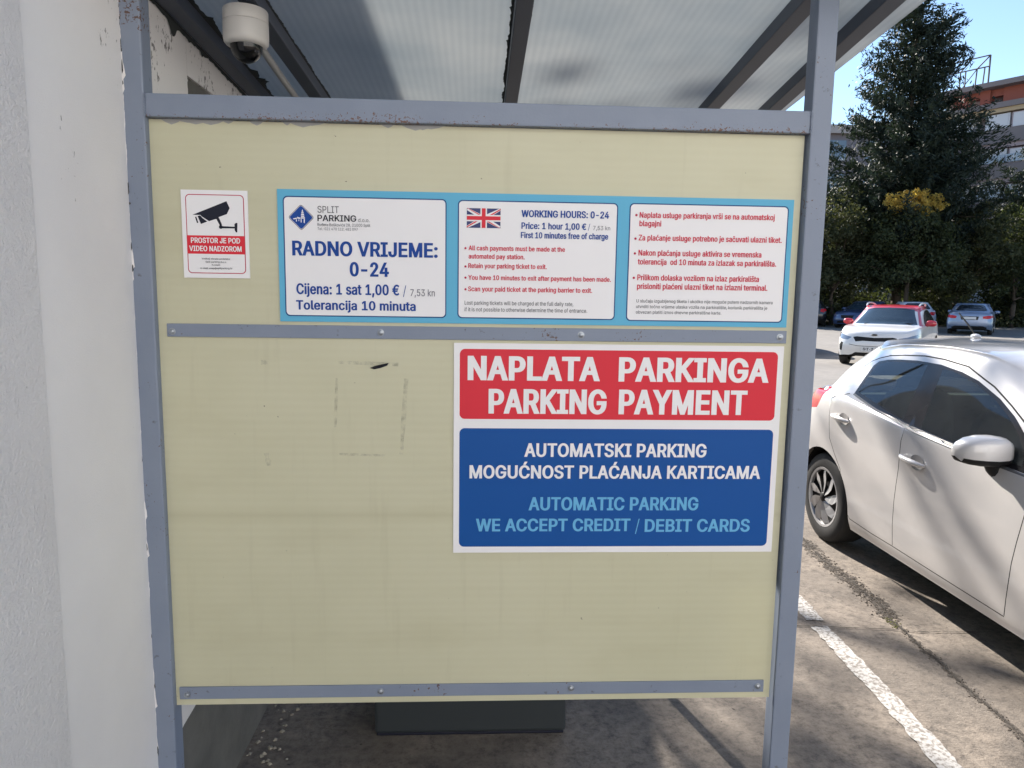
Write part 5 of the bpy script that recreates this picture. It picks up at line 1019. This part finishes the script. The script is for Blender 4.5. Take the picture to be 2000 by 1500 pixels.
# ------------------------------------------------------------------ the cars further back
ZS = ([0, .2, .3, .6, .75, .87, .95, 1.06, 1.41], [.02, .24, .36, .66, .83, .935, 1.0, 1.09, 1.47])
def wp(kind, pts, view='side'):
    out = []
    for a, z in pts:
        if kind == 'suv': out.append((a * (1.02 if view == 'side' else 1.035), float(np.interp(z, *ZS))))
        elif kind == 'sedan':
            if view == 'side': a2 = a + .30 * max(0, min(1, (.55 - a) / .5)) * max(0, min(1, (z - .95) / .3)); a2 = a2 * 1.07 if a2 > 1 else a2
            else: a2 = a * 1.07
            out.append((a2, z * 1.03))
        else: out.append((a, z))
    return out
def plate_on(root, sf, view, v0, v1, z0, z1, text=None, flip=1):
    (a, b_), = sf.inv(view, [((v0 + v1) / 2 + 1e-3, (z0 + z1) / 2)]); p = sf.pos(np.array([a]), np.array([b_]))[0]
    u = p[0] + flip * 0.02
    o = MB().box(min(u, u - .012 * flip), max(u, u - .012 * flip), v0, v1, z0, z1).build('number_plate', mat_plate, root)
    if text:
        c = (v0 + v1) / 2; hw = (v1 - v0) * .42
        text_line(o, text, -hw, z0 + .03, hw, z0 + .03, (z1 - z0) * .55, 'black', .8, 0.0, 'plate_lettering', xf=lambda q: (u + .003 * flip, c + q[0] * flip, q[2]))
    return o
mat_plate = mat('number_plate_white', (0.62, 0.62, 0.62), 0.4)
def feats_for(kind, pm, roofm=None, front=None, rear=None):
    L = [('side_window', 'side', wp(kind, F['rglass']), M_DGLASS, 'pair', 'rear_door'), ('side_window', 'side', wp(kind, F['fglass']), M_DGLASS, 'pair', 'front_door'),
         ('windscreen', 'wind', wp(kind, [(.0, .955), (.44, .945), (.60, .94), (.675, .94), (.55, 1.20), (.505, 1.305), (.34, 1.335), (0, 1.345)], 'f'), M_WSC, 'whole'),
         ('rear_window', 'rear', wp(kind, [(0, 1.06), (.5, 1.06), (.58, 1.09), (.47, 1.29), (.38, 1.33), (0, 1.34)], 'f'), M_DGLASS, 'whole'),
         ('window_frame', 'side', wp(kind, F['frame']), M_PILL, 'pair')]
    L += (front or []) + (rear or [])
    if roofm: L.append(('roof', 'st', [(0, 6.75), (9.6, 6.75), (9.75, 5.0), (10.55, 5.0), (10.7, 6.8), (15, 6.8), (15, 9), (0, 9)], roofm, 'whole'))
    L += [('door_gap', 'side', strip_poly(wp(kind, [(.83, .954), (.808, .87), (.808, .71), (.782, .524), (.773, .26)]), .008), M_GAP, 'pair'),
          ('rear_door', 'side', wp(kind, F['rdoor']), pm, 'pair'), ('front_door', 'side', wp(kind, F['fdoor']), pm, 'pair')]
    return L
M_WSC = mat('windscreen_glass', (0.025, 0.04, 0.055), 0.05, spec=0.8)
def mirrors(root, m, u=1.62, z=1.0, W=.86):
    for sd in (1, -1):
        b = MB(); ell(b, (u, sd * (W + .06), z), (.07, .12, .075), 14, 8, p=.75); b.tube([(u, sd * (W - .1), z - .07), (u, sd * W, z - .05)], .03, 8); b.build('mirror', m, root, smooth=True)
def place(x, y, fx, fy): return (x, y, 0), math.atan2(fy, fx)
# SUV with red roof
M_SUVW = carpaint('suv_white_paint', (0.72, 0.71, 0.70)); M_SUVR = carpaint('suv_red_paint', (0.50, 0.02, 0.035)); 
sfront = [('headlight', 'front', [(.50, .70), (.66, .735), (.84, .80), (.86, .74), (.78, .65), (.60, .63)], M_LAMP, 'pair'),
          ('grille', 'front', [(0, .705), (.38, .725), (.47, .705), (.40, .60), (.24, .625), (0, .62)], M_BLK, 'whole'),
          ('fog_lamp_recess', 'front', [(.70, .56), (.76, .58), (.80, .50), (.785, .38), (.73, .36)], M_BLK, 'pair'),
          ('bumper_crease', 'front', strip_poly([(0, .50), (.35, .50), (.55, .53)], .012), M_GAP, 'whole'),
          ('lower_intake', 'front', [(0, .345), (.40, .345), (.56, .24), (0, .24)], M_BLK, 'whole'),
          ('skid_trim', 'front', [(0, .235), (.60, .235), (.62, .15), (0, .15)], M_BLK, 'whole')]
srear = lambda c=M_TAIL: [('tail_light', 'rear', [(.56, .98), (.80, .99), (.86, .9), (.70, .80), (.52, .84)], c, 'pair'), ('rear_bumper_trim', 'rear', [(0, .42), (.6, .42), (.72, .50), (.8, .3), (0, .28)], M_BLK, 'whole')]
l, h = place(11.46, 18.98, -.640, -.768)
suv, ssf, sd_ = car('white_suv_red_roof', 'white compact SUV with bright red roof facing the camera in the sun', l, h, car_net('suv'), M_SUVW, feats_for('suv', M_SUVW, M_SUVR, sfront, srear()), [(0, .325), (2.62, .325)], grid=(90, 50), wr=.325)
mirrors(suv, M_SUVR, 1.68, 1.03, .88)
plate_on(suv, ssf, 'front', -.26, .26, .375, .485, 'ST·3604', 1)
for sd in (1, -1):
    pts = [(1.30, .60, 1.43), (1.18, .61, 1.485), (.9, .62, 1.51), (.5, .62, 1.505), (.25, .60, 1.47), (.15, .58, 1.42)]
    MB().tube([(a, sd * b_, c) for a, b_, c in pts], .02, 8).build('roof_rail', mat_rail if 'mat_rail' in globals() else globals().setdefault('mat_rail', mat('rail_silver', (.55, .55, .56), .3, metal=.4)), suv, smooth=True)
b = MB(); ell(b, (3.36, 0, .775), (.03, .07, .022), 14, 6); b.build('badge', M_BLK, suv, smooth=True)
for y0, y1 in ((.15, .62), (-.45, .05)): MB().tube([(2.28, y0, 1.005), (2.12, y1, 1.035)], .008, 6).build('wiper', M_BLK, suv)
# silver saloon seen from behind
M_SIL = carpaint('silver_blue_paint', (0.22, 0.28, 0.40), metal=.45)
sedrear = [('tail_light', 'rear', [(.50, .86), (.70, .90), (.90, .90), (.90, .80), (.70, .75), (.52, .76)], M_TAIL, 'pair'), ('plate_recess', 'rear', [(0, .86), (.36, .86), (.32, .70), (0, .70)], M_GAP, 'whole'),
           ('rear_diffuser', 'rear', [(0, .42), (.55, .42), (.70, .36), (.66, .30), (0, .30)], M_BLK, 'whole'), ('boot_gap', 'rear', strip_poly([(0, .985), (.6, .975), (.80, .95)], .008), M_GAP, 'whole')]
hv = (math.sin(math.radians(38)), math.cos(math.radians(38)))
l, h = place(22.3 + 1.15 * hv[0], 31.6 + 1.15 * hv[1], *hv)
sed, sesf, _ = car('silver_saloon', 'silver saloon parked nose to the trees, seen from behind at far right', l, h, car_net('sedan'), M_SIL, feats_for('sedan', M_SIL, None, None, sedrear), [(0, .33), (2.75, .33)], grid=(80, 46), wr=.33, glass=M_DGLASS)
plate_on(sed, sesf, 'rear', -.26, .26, .725, .835, None, -1); mirrors(sed, M_SIL, 1.75, 1.02, .90)
# white hatchback behind the SUV
M_BW = carpaint('bluish_white_paint', (0.46, 0.49, 0.55)); hv = (math.sin(math.radians(21)), math.cos(math.radians(21)))
l, h = place(21.75 + .62 * hv[0], 34.6 + .62 * hv[1], *hv)
wh, wsf, _ = car('light_hatchback', 'pale blue-white hatchback seen from behind, partly hidden by the red-roofed SUV', l, h, car_net('suv'), M_BW, feats_for('suv', M_BW, None, None, srear()), [(0, .32), (2.62, .32)], grid=(70, 40), wr=.32)
plate_on(wh, wsf, 'rear', -.26, .26, .70, .81, None, -1); mirrors(wh, M_BLK, 1.68, 1.03, .88)
# blue car left of the trunk
M_BLU = carpaint('dark_blue_paint', (0.045, 0.075, 0.17), metal=.3); hv = (-.78, -.62)
cfront = [('headlight', 'front', [(.45, .70), (.62, .72), (.82, .78), (.80, .70), (.6, .65)], M_LAMP, 'pair'), ('grille', 'front', [(0, .70), (.34, .70), (.28, .52), (0, .52)], M_BLK, 'whole'), ('lower_intake', 'front', [(0, .40), (.5, .40), (.56, .28), (0, .28)], M_BLK, 'whole')]
l, h = place(22.1, 39.0, *hv)
bc, bsf, _ = car('blue_saloon', 'dark blue saloon in tree shade behind the left corner of the SUV', l, h, car_net('sedan'), M_BLU, feats_for('sedan', M_BLU, None, cfront, sedrear), [(0, .33), (2.75, .33)], grid=(70, 40), wr=.33)
mirrors(bc, M_BLU, 1.75, 1.02, .90)
# black car next to the post
M_BK = carpaint('black_paint', (0.012, 0.013, 0.016)); hv = (.40, .92)
l, h = place(18.35, 39.0, *hv)
kc, _, _ = car('black_hatchback', 'black hatchback in deep shade half hidden by the right shelter post', l, h, car_net('suv'), M_BK, feats_for('suv', M_BK, None, None, srear()), [(0, .32), (2.62, .32)], grid=(60, 36), wr=.32)
mirrors(kc, M_BK, 1.68, 1.03, .88)
# pale car of which only a bumper corner shows past the post
M_PG = carpaint('pale_grey_paint', (0.45, 0.45, 0.46)); hv = (.30, .954)
l, h = place(8.93, 20.6, *hv)
gc, _, _ = car('pale_hatchback', 'pale hatchback almost fully hidden by the right post, only its corner showing', l, h, car_net(), M_PG, feats_for('hatch', M_PG, None, None, srear()), [(0, .303), (2.57, .303)], grid=(60, 36))
# bay lines on the lot
for k, (x, y) in enumerate(((20.2, 33.2), (22.6, 32.9), (26.4, 32.6), (28.9, 32.4), (31.4, 32.2))):
    d = Vector((.6, .8)); ragged_line([(x, y), (x + d.x * 5, y + d.y * 5)], .12, M_LINE, 'bay_marking', z=0.009, amp=.015, step=.2, seed=k)
# ------------------------------------------------------------------ trees
def leafmat(name, c, c2, tr, tw=0.35):
    m = bpy.data.materials.new(name); m.use_nodes = True; nt = m.node_tree; b = nt.nodes['Principled BSDF']; out = nt.nodes['Material Output']
    g = N(nt, 'ShaderNodeNewGeometry'); col = mixc(nt, g.outputs['Random Per Island'], c, c2)
    v = coords(nt); col = mixc(nt, ramp(nt, noise(nt, v, .55, 3), [(0.35, g3(0)), (0.7, g3(0.6))]), col, tuple(x * 0.55 for x in c))
    nt.links.new(col, b.inputs['Base Color']); b.inputs['Roughness'].default_value = 0.6; b.inputs['Specular IOR Level'].default_value = 0.25
    t = N(nt, 'ShaderNodeBsdfTranslucent'); t.inputs['Color'].default_value = (*tr, 1); mx = N(nt, 'ShaderNodeMixShader'); mx.inputs[0].default_value = tw
    nt.links.new(b.outputs[0], mx.inputs[1]); nt.links.new(t.outputs[0], mx.inputs[2]); nt.links.new(mx.outputs[0], out.inputs['Surface']); return m
M_CON = leafmat('conifer_needles', (.013, .023, .018), (.027, .038, .023), (.03, .045, .02), .15)
M_LEAF = leafmat('dark_leaves', (.032, .045, .022), (.07, .08, .035), (.08, .10, .025), .30)
M_LEAF2 = leafmat('olive_leaves', (.045, .055, .028), (.09, .095, .045), (.10, .11, .03), .30)
M_YEL = leafmat('yellow_leaves', (.30, .27, .09), (.82, .64, .20), (.85, .58, .08), .55)
M_BARK = mat('bark', (0.075, 0.055, 0.04), 0.95)
def leaves(C, size, aspect, rg, up=0.0, outd=None):
    """one quad per centre, random directions; up>0 makes the long axis stand up, outd adds a direction"""
    n = len(C); a = rg.normal(size=(n, 3)); 
    if outd is not None: a = a * .55 + outd
    a[:, 2] += up; a /= np.linalg.norm(a, axis=1)[:, None]; b = np.cross(a, rg.normal(size=(n, 3))); b /= np.linalg.norm(b, axis=1)[:, None] + 1e-9
    s = size * (.55 + rg.random(n) * .9); a = a * s[:, None]; b = b * (s * aspect)[:, None]
    V = np.stack([C - a * .5, C - a * .05 + b * .5, C + a * .5, C - a * .05 - b * .5], 1).reshape(-1, 3)
    return V, np.arange(4 * n).reshape(-1, 4)
def trunk(name, base, top, r0_, r1_, root, limbs=()):
    b = MB(); p = [Vector(base).lerp(Vector(top), t) + Vector((RND.uniform(-.06, .06), RND.uniform(-.06, .06), 0)) * (t > 0) for t in np.linspace(0, 1, 7)]
    b.tube(p, [r0_ + (r1_ - r0_) * t for t in np.linspace(0, 1, 7)], 10)
    o = b.build(name, M_BARK, root, smooth=True)
    for (q, e, r_) in limbs:
        q, e = Vector(q), Vector(e); m = q.lerp(e, .5) + Vector((0, 0, .15)); MB().tube([q, m, e], [r_, r_ * .7, r_ * .3], 7).build('limb', M_BARK, root, smooth=True)
    return o
def conifer(x, y, prof, label, seed, dens_=1.0, group=None):
    rg = np.random.default_rng(seed); root = tag(empty('conifer_tree', (x, y, 0)), label, 'tree', group); zs = [p[0] for p in prof]; rs = [p[1] for p in prof]; Cs = []; Od = []
    z = zs[0]; limbs = []
    while z < zs[-1] - .1:
        R_ = np.interp(z, zs, rs); nb = int(6 + R_ * 1.7)
        for k in range(nb):
            az = rg.random() * 2 * math.pi; L = R_ * (rg.uniform(.55, 1.0) + (0.16 * rg.random() if rg.random() < .2 else 0)); zz = z + rg.uniform(-.25, .25); droop = rg.uniform(-.10, .18)
            m = max(2, int(L * 2.4 * dens_))
            for t in np.linspace(.22, 1.0, m):
                c = np.array([math.cos(az) * L * t, math.sin(az) * L * t, zz + L * (droop * t + .22 * t ** 3)])
                q = int(34 * (1.15 - .35 * t)); sp = .26 * (1.1 - .5 * t)
                P_n = c + rg.normal(size=(q, 3)) * (sp, sp, sp * .75); Cs.append(P_n); dv = rg.normal(size=3) * .75 + np.array([math.cos(az) * .55, math.sin(az) * .55, .35]); Od.append(np.tile(dv, (q, 1)))
            if rg.random() < .15 and len(limbs) < 26: limbs.append(((0, 0, zz - .1), (math.cos(az) * L * .8, math.sin(az) * L * .8, zz + L * droop * .8), .05))
        z += .40
    C = np.concatenate(Cs); O = np.concatenate(Od); V, Fq = leaves(C, .27, .27, rg, .1, O * 1.1)
    np_mesh('crown', V, Fq, M_CON, root, smooth=False); trunk('trunk', (0, 0, 0), (0, 0, zs[-1] - .6), .42, .05, root, limbs)
    return root
def broadleaf(x, y, cz, rx, ry, rz_, n, label, seed, m, size=.17, group='trees along the back of the car park', trunk_r=.16, clumps=70, name='broadleaf_tree', holes=.0):
    rg = np.random.default_rng(seed); root = tag(empty(name, (x, y, 0)), label, 'tree', group)
    d = rg.normal(size=(clumps, 3)); d /= np.linalg.norm(d, axis=1)[:, None]; rr = rg.random(clumps) ** .45; cc = d * rr[:, None] * (rx, ry, rz_) * .92 + (0, 0, cz)
    k = rg.integers(0, clumps, n); sp = rg.uniform(.20, .55, clumps)[k][:, None] * min(rx, rz_) / 2.6; o = rg.normal(size=(n, 3)); o /= np.linalg.norm(o, axis=1)[:, None]; C = cc[k] + o * sp * rg.random((n, 1)) ** .4 * 1.9 * (1, 1, .8)
    C = C[C[:, 2] > .15]; V, Fq = leaves(C, size, .55, rg); np_mesh('crown', V, Fq, m, root, smooth=False)
    lim = [((0, 0, max(.8, cz - rz_ * .7)), tuple(cc[i]), trunk_r * .4) for i in range(0, 9)]
    trunk('trunk', (0, 0, 0), (0, 0, cz), trunk_r, trunk_r * .35, root, lim); return root
PROF = [(2.6, 3.2), (4.5, 4.9), (7.0, 5.1), (9.5, 4.7), (11.0, 4.0), (12.3, 3.4), (13.2, 2.8), (14.0, 3.1), (14.9, 2.5), (15.6, 2.7), (16.4, 2.2), (17.2, 2.15), (18.2, 1.4), (19.4, 1.0), (21.0, .1)]
conifer(25.0, 42.0, PROF, 'very tall dark conifer rising above the parked cars into the sky', 5)
conifer(36.2, 46.0, [(3, 2.6), (6, 3.3), (8, 2.9), (10, 2.0), (11.3, 1.0), (12.2, .1)], 'dark conifer cut by the right edge of the picture', 8, .8)
BT = [(17.6, 41.5, 3.9, 3.0, 2.4, 3.2, 17000, 'bushy dark tree behind the black car by the post', 1, M_LEAF),
      (20.6, 41.0, 4.3, 2.8, 2.4, 3.4, 19000, 'dense dark green tree behind the blue saloon', 2, M_LEAF2),
      (23.9, 39.2, 4.2, 2.9, 2.4, 2.5, 20000, 'dark leafy tree right behind the pale hatchback', 3, M_LEAF),
      (27.6, 40.4, 4.2, 2.9, 2.4, 3.3, 19000, 'grey-green loose tree behind the silver saloon', 4, M_LEAF2),
      (30.9, 40.2, 4.0, 2.7, 2.4, 3.4, 17000, 'dark bushy tree at the right edge above the car park', 6, M_LEAF),
      (34.5, 40.5, 4.2, 2.8, 2.4, 3.4, 12000, 'dark tree in the row beyond the right picture edge', 7, M_LEAF)]
for a in BT: broadleaf(*a)
broadleaf(19.0, 46.5, 5.2, 3.6, 2.4, 4.2, 14000, 'taller dark tree in the second row behind the black car', 31, M_LEAF, size=.2)
broadleaf(29.6, 47.5, 5.0, 3.6, 2.4, 4.0, 14000, 'taller dark tree in the second row right of the tall conifer', 32, M_LEAF, size=.2)
broadleaf(23.7, 38.7, 6.75, 1.95, .9, .72, 5600, 'small tree with a bright yellow autumn top in front of the tall conifer', 9, M_YEL, size=.12, group=None, trunk_r=.05, clumps=130, name='yellow_tree')
broadleaf(27.05, 36.2, 7.4, 1.0, .9, 2.0, 200, 'x', 10, M_LEAF) if False else None
# bushes under the trees
def bushes(label, x0, x1, y, zt, n, seed, m):
    rg = np.random.default_rng(seed); C = np.stack([rg.uniform(x0, x1, n), y + rg.normal(0, .6, n), np.zeros(n)], 1)
    hh = zt * (.65 + .35 * np.sin(C[:, 0] * 1.7 + seed) * np.sin(C[:, 0] * .63 + 1)) ; C[:, 2] = rg.random(n) ** .8 * hh
    V, Fq = leaves(C, .17, .5, rg); return tag(np_mesh('undergrowth', V, Fq, m, smooth=False), label, kind='stuff')
bushes('dark undergrowth under the back row of trees', 12, 40, 43.0, 2.8, 42000, 3, M_LEAF)
bushes('lighter low shrubs behind the parked cars', 15, 34, 41.5, 1.3, 12000, 4, M_LEAF2)
bushes('far dark bushes closing the view behind the trees', 8, 60, 52.0, 5.5, 42000, 5, M_LEAF)
# tree beyond the shelter whose crown filters the sun on the ground and on the near car
broadleaf(-3.3, 17.5, 10.4, 4.2, 3.2, 2.9, 1500, 'thin-crowned tree behind the shelter that dapples the ground by the white car', 12, M_LEAF2, size=.20, group=None, trunk_r=.2, clumps=27, name='shade_tree')

# ------------------------------------------------------------------ apartment block far right, flat block far left
M_ORG = mat('terracotta_red_wall', (0.27, 0.085, 0.065), 0.9); M_PINK = mat('pinkish_render', (0.37, 0.30, 0.32), 0.9); M_SLAB = mat('grey_concrete_slab', (0.20, 0.175, 0.18), 0.9)
M_SHUT = mat('white_shutter', (0.62, 0.62, 0.66), 0.6); M_OCH = mat('ochre_band', (0.45, 0.34, 0.22), 0.9); M_WIN = mat('window_glass_far', (0.10, 0.14, 0.20), 0.12, spec=.7); M_RAILB = mat('bluish_balcony_glass', (0.35, 0.42, 0.50), 0.3); M_RUSTF = mat('rusty_steel_frame', (0.10, 0.085, 0.08), 0.8)
K = 1.22
def ZZ(z): return 1.65 + (z - 1.65) * K
apt = tag(empty('apartment_block', (37.5 * K, 50 * K, 0)), 'apartment block with terracotta top floor, deep slabs and white shutters at right', 'building'); apt.rotation_euler = (0, 0, math.atan2(.84, -.54))
# local x = along the facade (away), local y>0 = towards the camera side normal
def ab(name, m, t0, t1, d0, d1, z0, z1, parent=None): return MB().box(t0 * K, t1 * K, d0 * K, d1 * K, ZZ(z0), ZZ(z1)).build(name, m, parent or apt)
ab('wall', M_PINK, -14, 6.2, -11, -1.2, 0.3, 15.3)
ab('roof_slab', M_SLAB, -14.3, 6.6, -11, 0.35, 16.55, 16.9)
ab('top_floor_wall', M_ORG, -14, 1.32, -10, -0.5, 15.45, 16.549); ab('top_floor_pier', M_ORG, 2.16, 2.80, -1.2, -.45, 15.45, 16.549); ab('top_floor_pier', M_ORG, 3.55, 4.6, -1.2, -.45, 15.45, 16.549)
ab('lintel', M_ORG, 1.33, 4.6, -1.1, -.6, 16.05, 16.54)
for k in range(6):
    zt = 15.42 - 2.45 * k
    if zt < 2: break
    ab('balcony_slab', M_SLAB, -14, 6.0, -1.19, 0.25, zt - .38, zt); ab('fascia_band', M_OCH if k == 0 else M_PINK, -14, 6.0, -1.0, 0.10, zt - .68, zt - .381)
    if k > 0: ab('parapet', M_SLAB, -14, 6.0, .05, .22, zt + .001, zt + .62)
    zw = zt - .76
    for q, (t0, t1, mm) in enumerate(((3.0, 4.6, M_SHUT), (.62, 2.15, M_SHUT), (-.9, .5, M_PINK), (-3.0, -1.2, M_SHUT), (-6, -4, M_SHUT))):
        w = ab('window', mm, t0, t1, -1.19, -.1, zw - 1.06, zw); w2 = ab('window_frame', M_SHUT, t0 + .1, t1 - .1, -.099, -.06, zw - 1.0, zw - .06, w); 
        if k > 0: ab('railing', M_RAILB, t0, t1, .23, .26, zw - .98, zw - .45, w)
fr = tag(empty('rooftop_frame', (37.5 * K, 50 * K, 0)), 'bare rusty steel sign frame standing on the apartment block roof', 'frame'); fr.rotation_euler = apt.rotation_euler
def fb(name, t0, z0, t1, z1, r=.055, d=0.0, d1=None): return MB().tube([(t0 * K, d * K, ZZ(z0)), (t1 * K, (d if d1 is None else d1) * K, ZZ(z1))], r, 6).build(name, M_RUSTF, fr)
fb('upright', 2.2, 16.9, 2.2, 18.86, .07); fb('upright', 2.55, 16.9, 2.5, 18.1); fb('upright', 3.05, 16.9, 3.0, 18.1); fb('upright', 3.75, 16.9, 3.75, 18.1); fb('upright', 4.1, 16.9, 4.1, 18.1)
fb('rail', 2.2, 18.86, 4.9, 18.86); fb('rail', 2.2, 18.1, 4.9, 18.1); fb('brace', 2.25, 18.8, 3.0, 18.1); fb('brace', 3.4, 18.86, 4.1, 18.1); fb('brace', 3.0, 18.1, 3.9, 16.95, .04)
lb = tag(empty('flat_roofed_block', (31.5, 62, 0)), 'pale flat-roofed block behind the trees just right of the post', 'building')
MB().box(-6, 8, 0, 12, 0, 15.4).build('wall', mat('mauve_grey_wall', (0.20, 0.18, 0.21), .9), lb); MB().box(-6.4, 8.4, -.5, 12.4, 15.401, 16.1).build('roof_edge', mat('pale_roof_edge', (0.42, 0.37, 0.36), .9), lb)
for k in range(5):
    for q in range(4):
        w = MB().box(-5.0 + q * 3.3, -3.4 + q * 3.3, -.06, .02, 2.2 + k * 2.8, 3.7 + k * 2.8).build('window', M_WIN, lb); MB().box(-5.1 + q * 3.3, -3.3 + q * 3.3, -.09, .03, 2.05 + k * 2.8, 2.19 + k * 2.8).build('sill', M_SHUT, w)

# added pale building, out of view, bounces sunlight onto panel and wall
ob = tag(empty('bounce_building', (2, -11, 0)), 'long pale unseen building added behind the photographer to bounce sunlight onto the panel and wall', 'building')
M_PALE = mat('pale_bounce_render', (0.74, 0.735, 0.72), 0.9)
MB().box(-22, 26, -9, 0, 0, 11).build('wall', M_PALE, ob); MB().box(-22.4, 26.4, -9.4, .4, 11.001, 11.4).build('roof_edge', M_SLAB, ob)
for k in range(3):
    for q in range(11):
        w = MB().box(-19.8 + q * 4.0, -18.4 + q * 4.0, .001, .06, 1.2 + k * 3.3, 2.9 + k * 3.3).build('window', M_WIN, ob); MB().box(-19.9 + q * 4.0, -18.3 + q * 4.0, .002, .14, 1.08 + k * 3.3, 1.19 + k * 3.3).build('sill', M_SHUT, w)
